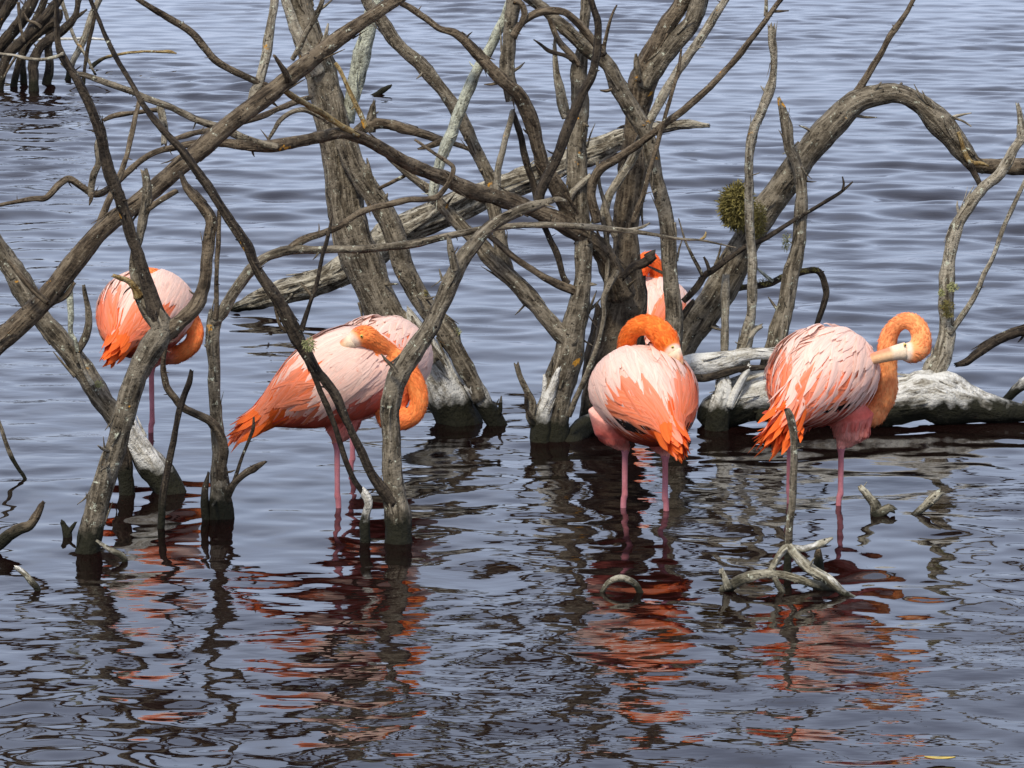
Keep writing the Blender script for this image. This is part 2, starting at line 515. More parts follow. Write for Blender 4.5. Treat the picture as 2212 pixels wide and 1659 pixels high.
# ---- forked snag rising in front at the left
t = tree('forked_snag', (190, 1190), GY(1192), 'dark forked snag crossing in front of the flamingo on one leg', 'dead tree')
Y1 = GY(1192)
br(t, 'trunk', [(178, 1290, 62), (188, 1215, 58), (195, 1165, 54), (213, 1090, 50), (250, 960, 48), (275, 870, 50), (300, 800, 50), (330, 745, 58), (350, 712, 50), (343, 686, 40)], Y1, 'grey', rough=0.2)
br(t, 'branch', [(350, 715, 40), (343, 686, 37), (327, 643, 30), (310, 593, 27), (297, 553, 26), (280, 500, 26), (267, 457, 26), (250, 407, 25), (233, 360, 25), (220, 297, 24), (203, 247, 22), (180, 197, 20), (157, 157, 18), (133, 117, 17), (125, 87, 13), (123, 40, 12), (121, 0, 11), (112, -60, 10), (95, -140, 6)], (Y1, Y1 - .05), 'dark', spurs=1.6)
br(t, 'twig', [(136, 116, 9), (120, 123, 8), (90, 128, 8), (67, 127, 8), (30, 119, 6), (0, 116, 6), (-20, 112, 4)], (Y1 - .05, Y1 + .1), 'pale', spurs=0.5)
br(t, 'branch', [(340, 700, 34), (318, 668, 32), (296, 630, 26), (287, 590, 22), (289, 547, 18), (299, 517, 18), (307, 473, 20), (316, 443, 22), (319, 410, 20), (316, 385, 18), (313, 372, 16)], Y1 + .04, 'grey', spurs=0.6)
br(t, 'twig', [(318, 452, 16), (327, 447, 14), (352, 430, 13), (380, 413, 11)], (Y1 + .04, Y1 + .06), 'brown')
br(t, 'twig', [(300, 640, 26), (293, 622, 18), (278, 607, 14), (262, 602, 12), (245, 596, 9)], (Y1 + .03, Y1), 'golden', spurs=0)
br(t, 'branch', [(348, 722, 46), (367, 710, 40), (400, 683, 32), (425, 655, 30), (433, 630, 27), (440, 600, 26), (447, 553, 28), (452, 505, 26), (456, 470, 28), (430, 437, 25), (407, 410, 20), (398, 395, 15), (390, 373, 9)], (Y1, Y1 + .12), 'brown', spurs=1.0)
br(t, 'twig', [(228, 300, 8), (222, 275, 9), (206, 260, 4)], Y1 - .02, 'dark')

# ---- snag with the long level branch
Y2 = GY(1120)
t = tree('slender_snag', (477, 1115), Y2, 'slender snag with a black wet foot beside the sleeping flamingo\'s tail', 'dead tree')
br(t, 'trunk', [(480, 1230, 70), (478, 1150, 62), (477, 1100, 54), (476, 1040, 40), (474, 980, 30), (470, 920, 28), (465, 850, 27), (462, 790, 28), (460, 740, 30), (461, 705, 31), (466, 680, 30)], Y2, 'grey', spurs=1.0)
br(t, 'twig', [(464, 690, 14), (467, 653, 11), (467, 600, 11), (469, 540, 11), (472, 495, 10), (472, 458, 9)], Y2 - .02, 'brown', spurs=1.5)
br(t, 'branch', [(462, 700, 28), (480, 676, 28), (507, 632, 26), (533, 592, 24), (560, 566, 22), (595, 548, 22), (633, 540, 20), (690, 541, 18), (737, 540, 18), (804, 537, 18), (887, 527, 17), (971, 510, 16), (1037, 497, 15), (1104, 488, 14), (1171, 485, 14), (1271, 490, 14), (1335, 496, 13), (1371, 500, 11), (1420, 508, 8), (1475, 517, 6), (1520, 520, 5), (1590, 535, 3)], (Y2, Y2 + .03, Y2 + .08, Y2 + .12), 'grey', spurs=0.7, ridges=0.4)
br(t, 'twig', [(1350, 498, 8), (1385, 492, 7), (1404, 482, 4)], Y2 + .1, 'pale', spurs=0)
br(t, 'twig', [(1512, 519, 5), (1522, 512, 7), (1525, 502, 3)], Y2 + .12, 'golden', spurs=0)
br(t, 'branch', [(615, 545, 16), (640, 524, 16), (667, 512, 16), (705, 500, 15), (737, 487, 14), (771, 463, 14), (804, 450, 13), (837, 442, 13), (887, 431, 12), (920, 430, 12), (945, 424, 12), (964, 403, 11), (976, 380, 11), (979, 362, 10), (967, 350, 9), (937, 331, 8), (911, 312, 7), (897, 302, 5)], (Y2 + .02, Y2 + .1), 'brown', spurs=1.2)
br(t, 'branch', [(478, 1070, 26), (476, 1020, 24), (480, 963, 22), (467, 930, 21), (450, 910, 20), (423, 896, 18), (393, 880, 18), (377, 860, 16), (360, 833, 14), (353, 790, 12), (357, 755, 12), (357, 735, 12)], (Y2, Y2 - .15), 'brown', spurs=1.6)
br(t, 'branch', [(486, 1100, 22), (493, 1073, 20), (507, 1043, 16), (533, 1020, 16), (545, 1014, 17), (560, 1005, 12), (573, 998, 6)], (Y2 - .01, Y2 - .06), 'brown')
br(t, 'twig', [(503, 1045, 9), (510, 1026, 9), (523, 986, 8), (540, 945, 8), (547, 925, 8), (548, 903, 5)], Y2 - .03, 'dark')
br(t, 'twig', [(450, 1130, 22), (444, 1095, 20), (444, 1060, 15), (451, 1022, 6)], Y2 - .02, 'dark', spurs=0.4)

# ---- big leaning bough that crosses the whole left half
t = tree('leaning_tree', (-235, 1130), 11.8, 'long straight leaning bough running up from behind the left snags', 'dead tree')
br(t, 'trunk', [(-245, 1250, 95), (-235, 1130, 80), (-200, 990, 66), (-110, 850, 58), (-40, 775, 52), (0, 737, 50), (60, 680, 48), (110, 628, 46), (160, 567, 46), (233, 487, 42), (300, 435, 40), (367, 377, 40), (433, 323, 40), (500, 267, 40), (567, 215, 40), (633, 160, 38), (700, 109, 35), (737, 82, 34), (804, 36, 30), (860, -2, 27), (930, -60, 22), (1010, -130, 12)], (11.8, 11.8, 11.9, 12.1, 12.25), 'brown', spurs=0.9, rough=0.12)
br(t, 'branch', [(545, 225, 26), (552, 200, 24), (563, 167, 21), (577, 100, 21), (585, 50, 20), (593, 0, 20), (600, -60, 16), (600, -120, 8)], (12.08, 12.15), 'pale', spurs=0.4)
br(t, 'branch', [(590, 196, 12), (583, 187, 12), (550, 173, 14), (507, 153, 16), (467, 130, 16), (443, 103, 17), (410, 67, 16), (353, 30, 14), (303, 0, 12), (270, -25, 9), (220, -70, 5)], (12.1, 11.9), 'brown', spurs=1.3)
br(t, 'twig', [(622, 175, 16), (617, 160, 14), (603, 137, 11), (593, 122, 7)], (12.07, 12.0), 'brown', spurs=0)
br(t, 'branch', [(612, 195, 14), (630, 208, 14), (667, 228, 14), (700, 247, 14), (737, 272, 14), (775, 292, 12)], (12.12, 12.5, 12.6), 'golden', spurs=0.5)
br(t, 'twig', [(218, 492, 18), (220, 477, 16), (235, 435, 15), (250, 400, 14), (267, 355, 13), (277, 327, 12), (290, 267, 11), (300, 222, 10)], (11.95, 12.1), 'brown', spurs=1.0)
br(t, 'twig', [(100, 660, 20), (118, 650, 16), (140, 640, 14), (160, 612, 8)], 11.86, 'brown', spurs=0)
br(t, 'twig', [(17, 563, 9), (45, 595, 13), (75, 628, 14), (103, 652, 12)], 11.74, 'brown', spurs=0)

# ---- snag with the long dark whip, front centre left
Y4 = GY(1172)
t = tree('curved_snag', (855, 1165), Y4, 'curved front snag whose long dark whip crosses the sleeping flamingo', 'dead tree')
br(t, 'trunk', [(862, 1290, 74), (862, 1190, 66), (858, 1120, 58), (849, 1060, 44), (845, 986, 40), (842, 920, 41), (845, 870, 43), (855, 826, 45), (877, 786, 43), (904, 746, 40), (931, 700, 38), (954, 653, 38), (977, 603, 38), (1000, 560, 36), (1021, 532, 31), (1040, 507, 28), (1071, 483, 26), (1114, 460, 25), (1154, 446, 24), (1184, 436, 16), (1205, 430, 12), (1222, 433, 6)], (Y4, Y4 + .05, Y4 + .2), 'grey', spurs=0.8)
br(t, 'branch', [(1140, 452, 20), (1161, 440, 20), (1167, 410, 24), (1187, 370, 24), (1204, 333, 24), (1221, 293, 24), (1237, 253, 22), (1254, 210, 21), (1277, 167, 20), (1288, 130, 19), (1292, 90, 18), (1291, 50, 16), (1280, 10, 14), (1268, -40, 12), (1262, -110, 6)], (Y4 + .2, Y4 + .25), 'dark', spurs=1.4)
br(t, 'branch', [(850, 1085, 30), (831, 1062, 24), (814, 1040, 21), (794, 1010, 19), (771, 956, 18), (747, 906, 18), (725, 858, 20), (707, 830, 21), (683, 797, 22), (657, 758, 26), (637, 718, 32), (620, 683, 31), (597, 640, 27), (567, 603, 23), (547, 566, 22), (533, 532, 22), (500, 483, 22), (467, 430, 21), (433, 380, 20), (407, 343, 19), (377, 307, 16), (343, 270, 14), (310, 227, 13), (287, 183, 12), (257, 133, 11), (233, 87, 10), (213, 40, 10), (197, 0, 9), (170, -70, 7), (150, -140, 4)], (Y4, Y4 - .1, Y4 - .12, Y4 + .05), 'dark', spurs=1.7)
br(t, 'branch', [(668, 785, 15), (680, 815, 13), (710, 886, 13), (726, 925, 13), (738, 966, 13), (757, 1020, 13), (772, 1047, 13), (787, 1066, 14)], (Y4 - .08, Y4), 'dark', spurs=1.0)
br(t, 'root', [(780, 1056, 13), (793, 1072, 20), (797, 1088, 20), (791, 1110, 20), (788, 1150, 24), (788, 1220, 26)], Y4, 'white', spurs=0.3)
br(t, 'twig', [(650, 715, 14), (658, 690, 12), (670, 653, 10), (684, 610, 10), (696, 553, 9), (703, 530, 10), (711, 500, 9), (717, 467, 4)], (Y4 - .1, Y4 - .05), 'dark')
br(t, 'twig', [(674, 640, 8), (664, 628, 7), (650, 613, 4)], Y4 - .08, 'brown', spurs=0)
br(t, 'twig', [(585, 620, 9), (594, 660, 8), (604, 700, 8), (618, 716, 9)], Y4 - .1, 'brown', spurs=0)
br(t, 'twig', [(856, 806, 12), (848, 790, 10), (836, 779, 7), (824, 765, 3)], Y4 - .03, 'grey', spurs=0)
br(t, 'twig', [(984, 585, 20), (978, 558, 17), (974, 540, 16), (972, 526, 12)], Y4 + .04, 'grey', spurs=1, jag=1.6)
tuft(t, 'moss', 668, 745, Y4 - .14, 16, 16, 'mosspale', 260)

# ---- thick snag with a bleached foot leaning to the left
Y5 = GY(1062)
t = tree('bleached_foot_snag', (360, 1062), Y5, 'leaning snag with a bleached white foot behind the dark forked snag', 'dead tree')
br(t, 'trunk', [(395, 1120, 66), (375, 1070, 66), (345, 1025, 62), (315, 985, 60), (283, 940, 56), (260, 905, 54)], Y5, 'white', spurs=0.6, rough=0.22)
br(t, 'trunk', [(275, 928, 54), (247, 892, 50), (217, 858, 48), (177, 800, 48), (133, 740, 46), (90, 684, 46), (50, 620, 48), (0, 545, 48), (-40, 480, 44), (-90, 390, 36), (-130, 300, 20)], (Y5, Y5 + .05), 'grey', spurs=0.6)
br(t, 'root', [(262, 930, 34), (268, 985, 38), (272, 1040, 36), (274, 1120, 38)], Y5 - .02, 'dark', spurs=0.4)
br(t, 'branch', [(172, 785, 16), (168, 762, 16), (180, 738, 17), (190, 705, 16), (191, 680, 15), (184, 640, 11), (181, 618, 7)], Y5 - .02, 'grey', spurs=0.6)
br(t, 'branch', [(168, 760, 9), (163, 735, 9), (152, 718, 12), (153, 680, 14), (152, 640, 15), (147, 612, 18), (138, 590, 14)], Y5 - .03, 'lichen', spurs=0.8)
br(t, 'twig', [(200, 832, 10), (187, 810, 9), (174, 780, 8), (170, 765, 7)], Y5 - .05, 'pale', spurs=0)
tuft(t, 'moss', 214, 830, Y5 - .04, 11, 9, 'mosspale', 130)

# ---- central clump of trunks
Y6 = GY(950)
t = tree('many_trunked_tree', (1200, 945), Y6, 'dense many trunked dead tree between the sleeping and the looping necked flamingos', 'dead tree')
br(t, 'trunk', [(1185, 1010, 100), (1188, 945, 88), (1192, 905, 78), (1200, 850, 70), (1216, 800, 64), (1231, 745, 60), (1245, 686, 54), (1256, 636, 42), (1260, 570, 37), (1260, 500, 39), (1252, 450, 46), (1250, 383, 50), (1247, 317, 46), (1250, 250, 42), (1254, 200, 38), (1252, 150, 34), (1260, 80, 22), (1267, 0, 21), (1272, -80, 18), (1280, -160, 8)], (Y6, Y6 + .02, Y6 + .1), 'grey', spurs=0.8, rough=0.2, ridges=0.5)
br(t, 'root', [(1168, 1000, 60), (1168, 940, 46), (1170, 900, 34), (1184, 860, 26), (1196, 830, 20), (1206, 800, 8)], Y6 - .05, 'white', spurs=0.6, jag=1.5)
br(t, 'root', [(1172, 890, 14), (1174, 860, 13), (1177, 830, 12), (1175, 810, 5)], Y6 - .02, 'white', spurs=0)
br(t, 'root', [(1165, 930, 18), (1145, 900, 22), (1150, 870, 20), (1138, 845, 15), (1124, 815, 13), (1116, 788, 12)], Y6 - .05, 'grey', spurs=1.4)
br(t, 'twig', [(1150, 905, 10), (1138, 885, 9), (1136, 855, 8)], Y6 - .08, 'dark', spurs=0)
br(t, 'root', [(1228, 980, 50), (1250, 930, 46), (1290, 905, 40), (1350, 890, 36)], (Y6 - .05, Y6 + .2), 'white', spurs=0.4)
br(t, 'twig', [(1228, 900, 12), (1240, 870, 12), (1262, 820, 12), (1283, 770, 11), (1298, 720, 10), (1305, 680, 10), (1306, 640, 12), (1330, 590, 16)], Y6 - .08, 'grey', spurs=1.0)
br(t, 'trunk', [(1225, 255, 20), (1216, 225, 26), (1208, 190, 22), (1201, 150, 15), (1199, 110, 10), (1200, 80, 6)], Y6 + .05, 'pale', spurs=1.2, jag=2.0)
# right-hand main trunk
br(t, 'trunk', [(1262, 1000, 40), (1271, 900, 44), (1290, 836, 62), (1312, 780, 84), (1332, 730, 98), (1344, 680, 104), (1350, 630, 86), (1353, 580, 66), (1354, 540, 58), (1357, 467, 60), (1364, 400, 60), (1371, 333, 57), (1375, 267, 54), (1381, 217, 56), (1391, 165, 60), (1410, 115, 50), (1440, 55, 40), (1475, 2, 36), (1510, -60, 30), (1550, -150, 14)], (Y6 + .25, Y6 + .28, Y6 + .3), 'brown', spurs=0.9, rough=0.22, ridges=0.6)
br(t, 'trunk', [(1392, 190, 40), (1412, 150, 42), (1437, 115, 42), (1470, 75, 40), (1495, 45, 38), (1511, 0, 40), (1525, -70, 34), (1545, -160, 14)], Y6 + .27, 'grey', spurs=0.5)
br(t, 'branch', [(1381, 175, 16), (1376, 150, 14), (1374, 135, 12), (1373, 117, 5)], Y6 + .22, 'grey', spurs=0)
br(t, 'root', [(1330, 960, 90), (1335, 860, 80), (1350, 780, 80), (1360, 700, 70), (1372, 640, 50), (1380, 600, 30)], Y6 + .38, 'dark', spurs=0.8, rough=0.25, ridges=0.8)
br(t, 'root', [(1290, 980, 60), (1285, 880, 50), (1285, 800, 50), (1296, 720, 46), (1300, 670, 30)], Y6 + .4, 'dark', spurs=0.6, rough=0.25, ridges=0.8)
# trunk in front of the hidden bird
br(t, 'trunk', [(1468, 1000, 50), (1462, 880, 42), (1458, 760, 38), (1455, 660, 37), (1448, 586, 36), (1446, 530, 35), (1441, 473, 36), (1427, 417, 36), (1414, 367, 34), (1404, 320, 33), (1388, 277, 35), (1364, 233, 36), (1337, 190, 36), (1311, 140, 31), (1270, 107, 28), (1220, 63, 28), (1180, 25, 25), (1137, -5, 22), (1090, -45, 18), (1030, -100, 8)], (Y6 + .02, Y6, Y6 - .05), 'grey', spurs=0.9)
br(t, 'twig', [(1398, 560, 26), (1415, 548, 20), (1390, 568, 20), (1366, 575, 16), (1345, 600, 12)], Y6 - .03, 'dark', spurs=0.8)
br(t, 'twig', [(1322, 192, 8), (1310, 196, 8), (1297, 195, 4)], Y6 - .06, 'brown', spurs=0)
br(t, 'twig', [(1304, 115, 12), (1306, 95, 9), (1314, 60, 8), (1323, 30, 6), (1332, 12, 4)], Y6 - .02, 'brown', spurs=0.5)
br(t, 'branch', [(1288, 480, 20), (1283, 455, 20), (1276, 420, 19), (1279, 392, 20), (1295, 366, 20), (1337, 341, 18), (1370, 318, 17), (1404, 293, 16), (1440, 265, 16), (1475, 240, 15), (1541, 180, 14), (1591, 123, 14), (1635, 70, 13), (1665, 27, 12), (1688, -4, 11), (1730, -60, 6)], (Y6 - .05, Y6 - .12, Y6 - .1), 'brown', spurs=0.9)
br(t, 'twig', [(1668, 24, 7), (1680, 24, 6), (1703, 23, 3)], Y6 - .1, 'brown', spurs=0)
br(t, 'twig', [(1655, 35, 9), (1656, 15, 8), (1656, -15, 6)], Y6 - .08, 'pale', spurs=0)
br(t, 'branch', [(1300, 470, 22), (1312, 435, 20), (1322, 408, 20), (1354, 358, 20), (1376, 315, 20), (1397, 273, 20), (1420, 228, 20), (1444, 187, 20), (1476, 138, 20), (1518, 75, 20), (1551, 23, 18), (1568, -5, 17), (1600, -60, 12), (1620, -120, 5)], (Y6 + .12, Y6 + .1), 'pale', spurs=0.8)
br(t, 'twig', [(1368, 480, 12), (1377, 457, 14), (1391, 420, 12), (1404, 367, 10), (1421, 307, 10), (1437, 250, 9), (1457, 183, 9), (1466, 145, 8), (1471, 108, 5)], Y6 - .14, 'brown', spurs=1.4)
br(t, 'twig', [(1330, 510, 16), (1316, 480, 16), (1306, 440, 11), (1295, 400, 9), (1290, 350, 7)], Y6 - .02, 'grey', spurs=0.8)
# big boughs to the left
br(t, 'branch', [(1345, 640, 60), (1325, 590, 50), (1304, 547, 44), (1271, 515, 42), (1225, 488, 40), (1171, 463, 38), (1120, 443, 37), (1071, 423, 36), (1004, 407, 34), (954, 383, 32), (887, 357, 29), (821, 318, 27), (771, 294, 26), (737, 289, 25), (690, 297, 26), (650, 306, 27), (610, 314, 27), (567, 316, 26), (530, 313, 22), (487, 309, 19), (450, 306, 16), (417, 309, 15), (383, 317, 14), (327, 334, 14), (277, 370, 14), (253, 393, 15), (233, 409, 15), (213, 420, 16), (197, 417, 15), (177, 403, 14), (150, 387, 15), (130, 397, 14), (100, 427, 13), (67, 430, 11), (0, 443, 8), (-40, 450, 4)], (Y6 + .15, Y6 - .1, Y6 - .45, Y6 - .75, Y6 - .8, Y6 - .95), 'brown', spurs=1.1)
br(t, 'branch', [(600, 318, 16), (540, 302, 17), (507, 290, 17), (477, 277, 16), (433, 263, 16), (367, 233, 15), (317, 213, 15), (283, 197, 15), (233, 180, 14), (187, 163, 13), (160, 157, 12), (133, 137, 6)], (Y6 - .72, Y6 - .85), 'grey', spurs=1.2)
br(t, 'twig', [(197, 425, 14), (199, 400, 14), (203, 380, 16), (213, 352, 15), (210, 317, 13), (217, 284, 6)], Y6 - .88, 'grey', spurs=0.6)
br(t, 'twig', [(200, 415, 10), (197, 430, 9), (193, 443, 3)], Y6 - .9, 'brown', spurs=0)
br(t, 'twig', [(377, 300, 10), (410, 290, 13), (447, 283, 13), (500, 270, 13), (560, 253, 14), (600, 236, 14), (633, 223, 14), (670, 212, 12)], (Y6 - .6, Y6 - .1), 'brown', spurs=0.8)
br(t, 'twig', [(712, 262, 14), (693, 250, 14), (660, 238, 13), (633, 241, 12), (606, 258, 11), (592, 280, 9), (580, 300, 7)], Y6 - .3, 'grey', spurs=0.6)
br(t, 'twig', [(223, 260, 8), (240, 252, 11), (260, 247, 12), (290, 243, 10), (333, 237, 10), (350, 240, 12)], Y6 - .7, 'brown', spurs=0.4)
br(t, 'twig', [(345, 230, 14), (350, 250, 17), (357, 277, 15), (355, 310, 13)], Y6 - .72, 'pale', spurs=0.3)
br(t, 'branch', [(1240, 480, 44), (1217, 427, 40), (1194, 387, 35), (1177, 363, 31), (1161, 317, 31), (1147, 267, 32), (1120, 210, 34), (1087, 175, 29), (1054, 140, 25), (1020, 103, 22), (987, 72, 19), (950, 62, 15), (920, 41, 14), (885, 17, 14), (860, 3, 13), (830, -25, 8)], (Y6 + .02, Y6 - .2, Y6 - .2), 'brown', spurs=1.0)
br(t, 'branch', [(1110, 215, 34), (1100, 180, 34), (1095, 133, 32), (1100, 67, 29), (1106, 30, 32), (1112, 0, 34), (1120, -60, 26), (1130, -130, 10)], Y6 - .14, 'grey', spurs=0.5)
br(t, 'branch', [(1112, -20, 22), (1092, 35, 22), (1071, 73, 23), (1054, 110, 22), (1027, 157, 23), (997, 227, 25), (974, 283, 26), (954, 340, 25), (941, 393, 23), (936, 430, 20)], (Y6 - .1, Y6 - .06, Y6 - .04), 'lichen', spurs=0.8)
br(t, 'twig', [(1110, 2, 16), (1127, 8, 14), (1134, 30, 14), (1126, 50, 13), (1116, 66, 13), (1110, 76, 14)], Y6 - .22, 'brown', spurs=0.4)
br(t, 'branch', [(1106, 78, 12), (1118, 62, 14), (1137, 43, 15), (1158, 28, 17), (1180, 22, 18), (1217, 24, 17), (1240, 40, 17), (1257, 57, 18), (1284, 93, 18), (1300, 112, 14)], (Y6 - .22, Y6 - .14), 'brown', spurs=0.8)
br(t, 'twig', [(1188, 40, 12), (1196, 65, 13), (1210, 95, 13), (1237, 122, 14), (1250, 140, 12)], Y6 - .1, 'brown', spurs=0.8)
br(t, 'twig', [(1240, 130, 10), (1220, 120, 9), (1187, 110, 9), (1170, 97, 6), (1154, 86, 3)], Y6 - .12, 'dark', spurs=1.5)
br(t, 'branch', [(780, -30, 24), (797, 10, 26), (827, 50, 29), (857, 93, 29), (904, 133, 29), (944, 177, 29), (974, 220, 29), (1000, 263, 29), (1021, 307, 29), (1044, 353, 27), (1061, 397, 30), (1066, 450, 29), (1077, 500, 28), (1084, 547, 30), (1095, 590, 30)], (Y6 + .1, Y6 + .05), 'grey', spurs=0.9)
br(t, 'branch', [(1240, 745, 40), (1214, 722, 40), (1181, 686, 37), (1137, 636, 36), (1097, 594, 37), (1060, 556, 38), (1037, 532, 34), (1004, 498, 30), (971, 461, 27), (934, 417, 21), (905, 395, 18), (880, 377, 15), (847, 347, 13), (830, 330, 9)], (Y6, Y6 + .1), 'grey', spurs=0.8)
br(t, 'branch', [(1250, 632, 20), (1231, 623, 19), (1187, 606, 17), (1154, 586, 16), (1107, 553, 15), (1067, 517, 13), (1040, 495, 10)], (Y6, Y6 - .05), 'brown', spurs=1.0)
br(t, 'twig', [(1228, 612, 14), (1217, 596, 14), (1204, 550, 14), (1184, 508, 13), (1165, 460, 15), (1154, 400, 16), (1137, 347, 16), (1127, 300, 15), (1112, 253, 13), (1108, 240, 9)], (Y6, Y6 - .04), 'dark', spurs=1.0)
br(t, 'twig', [(1076, 425, 18), (1074, 405, 16), (1077, 360, 16), (1091, 300, 15), (1102, 265, 13), (1108, 240, 12)], (Y6 - .1, Y6 - .12), 'pale', spurs=0.6)
br(t, 'twig', [(1222, 440, 20), (1236, 415, 16), (1255, 398, 14), (1275, 380, 10)], Y6 - .02, 'pale', spurs=0)
br(t, 'twig', [(1302, 470, 14), (1308, 500, 12), (1312, 560, 11), (1308, 640, 11)], Y6 + .05, 'grey', spurs=0.5)
br(t, 'twig', [(817, 408, 8), (845, 395, 9), (880, 377, 8)], Y6 + .1, 'brown', spurs=0)

# ---- pale trunk pair behind the sleeping flamingo
Y7 = GY(912)
t = tree('pale_leaning_tree', (1000, 908), Y7, 'pale leaning trunk pair with a white crusted foot behind the sleeping flamingo', 'dead tree')
br(t, 'trunk', [(1010, 960, 92), (985, 895, 90), (960, 850, 96), (925, 790, 96), (880, 735, 92)], Y7, 'white', spurs=0.3, rough=0.2)
br(t, 'trunk', [(905, 765, 92), (865, 715, 90), (838, 690, 86), (812, 640, 86), (790, 586, 86), (768, 530, 84), (748, 460, 84), (738, 390, 78), (728, 320, 72), (712, 240, 70), (694, 165, 68), (668, 80, 62), (645, 0, 58), (625, -60, 50), (590, -160, 26)], (Y7, Y7 + .1), 'grey', spurs=0.5, rough=0.13)
br(t, 'branch', [(1085, 945, 46), (1070, 910, 42), (1048, 878, 40), (1020, 830, 38)], Y7 - .05, 'white', spurs=0.6)
br(t, 'branch', [(1040, 862, 40), (1014, 813, 38), (987, 762, 40), (964, 717, 52), (924, 668, 46), (894, 620, 42), (875, 580, 43), (850, 505, 45), (821, 448, 45), (787, 395, 48), (758, 335, 46), (735, 270, 40), (718, 200, 34)], (Y7 - .05, Y7 - .02), 'grey', spurs=0.5)
br(t, 'twig', [(1070, 915, 18), (1080, 890, 12), (1082, 870, 8), (1083, 856, 3)], Y7 - .06, 'white', spurs=0)
br(t, 'branch', [(940, 780, 34), (905, 730, 32), (890, 700, 26)], Y7 - .1, 'grey', spurs=0)
br(t, 'branch', [(750, 262, 32), (757, 230, 32), (770, 175, 35), (786, 105, 36), (801, 45, 36), (812, -5, 36), (820, -70, 26), (822, -140, 10)], (Y7 + .05, Y7 + .02), 'lichen', spurs=0.5)
br(t, 'branch', [(690, 160, 34), (650, 90, 26), (625, 30, 22), (610, -20, 20), (590, -100, 8)], Y7 + .02, 'pale', spurs=0.3)
br(t, 'twig', [(632, 130, 12), (645, 108, 13), (660, 74, 13), (680, 37, 12), (697, 0, 11), (712, -50, 6)], Y7 - .1, 'grey', spurs=0.8)
br(t, 'twig', [(725, 135, 8), (738, 157, 9), (761, 210, 11), (778, 245, 12), (790, 275, 12)], Y7 - .12, 'golden', spurs=0.8)
br(t, 'twig', [(700, 90, 12), (706, 70, 9), (709, 52, 4)], Y7 - .1, 'pale', spurs=0)
br(t, 'branch', [(760, 300, 26), (785, 275, 26), (817, 267, 23), (845, 270, 22), (871, 277, 22), (921, 290, 21), (957, 303, 15), (985, 312, 11), (1014, 323, 9)], (Y7, Y7 - .1), 'brown', spurs=1.0)
br(t, 'twig', [(800, 285, 26), (804, 255, 20), (806, 235, 14), (808, 222, 6)], Y7 - .02, 'grey', spurs=1, jag=2)
br(t, 'twig', [(958, 302, 18), (938, 312, 14), (920, 318, 10), (903, 322, 4)], Y7 - .12, 'brown', spurs=0)
br(t, 'twig', [(812, 420, 12), (803, 385, 10), (797, 360, 8), (793, 342, 3)], Y7 - .06, 'grey', spurs=0)
br(t, 'twig', [(827, 435, 14), (834, 425, 8), (837, 418, 3)], Y7 - .06, 'grey', spurs=0)
tuft(t, 'moss', 988, 717, Y7 - .06, 9, 12, 'mosspale', 120)
tuft(t, 'moss', 920, 634, Y7 - .06, 8, 8, 'moss', 90)

# ---- long weathered log lying across the back
YW = GY(672)
w = br(None, 'fallen_log', [(498, 668, 8), (520, 660, 22), (567, 643, 42), (633, 624, 52), (700, 604, 58), (760, 575, 62), (812, 540, 64), (870, 503, 64), (971, 457, 64), (1071, 410, 58), (1171, 374, 50), (1237, 348, 48), (1290, 325, 48), (1337, 303, 46), (1380, 288, 36), (1404, 281, 28), (1475, 268, 20), (1530, 271, 8)], (YW, YW - .3, YW - .5), 'log', spurs=0.4, rough=0.20, ridges=1.9, sides=44, strips=2.5)
tag(w, 'long fibrous weathered log slanting out of the water behind the trunks', 'log')
w2 = br(None, 'broken_branch', [(868, 508, 12), (905, 480, 18), (960, 445, 20), (1000, 425, 16), (1045, 400, 10)], (YW - .3, YW - .4), 'log', spurs=0.2, ridges=1.0)
w2.parent = w; w2.name = 'splinter'

# ---- arching tree at the right
YX = GY(905)
t = tree('arching_tree', (1440, 905), YX, 'stout dead tree arching over to the right with a clump of beard lichen', 'dead tree')
br(t, 'trunk', [(1420, 1000, 90), (1432, 900, 80), (1452, 810, 66), (1481, 740, 62), (1508, 694, 66), (1541, 648, 70), (1575, 586, 72), (1600, 540, 68), (1630, 490, 64), (1658, 450, 62), (1708, 377, 60), (1758, 310, 59), (1808, 255, 58), (1848, 219, 54), (1891, 206, 46), (1930, 203, 42), (1962, 210, 42), (1995, 229, 47), (2035, 270, 54), (2075, 318, 52), (2098, 348, 38), (2112, 366, 26)], (YX, YX + .1, YX + .1), 'grey', spurs=0.6, rough=0.14)
br(t, 'branch', [(2090, 345, 30), (2110, 356, 34), (2140, 358, 34), (2175, 360, 34), (2212, 360, 34), (2280, 352, 30), (2360, 300, 16)], (YX + .1, YX + .15), 'brown', spurs=0.4, ridges=0.4)
br(t, 'twig', [(2096, 352, 18), (2104, 372, 14), (2115, 393, 12), (2123, 417, 8)], YX + .05, 'dark', spurs=0.4)
br(t, 'twig', [(2070, 285, 8), (2092, 345, 12), (2120, 352, 9), (2135, 358, 4)], YX + .05, 'golden', spurs=0)
br(t, 'branch', [(1838, 222, 22), (1858, 190, 18), (1891, 133, 15), (1925, 73, 13), (1945, 45, 12), (1958, 27, 11), (1975, -3, 10), (2010, -60, 6)], YX + .1, 'brown', spurs=1.3)
br(t, 'twig', [(2040, 262, 9), (2065, 250, 8), (2098, 244, 3)], YX + .1, 'pale', spurs=0.4)
br(t, 'twig', [(2060, 255, 6), (2080, 262, 5), (2098, 273, 3)], YX + .08, 'pale', spurs=0)
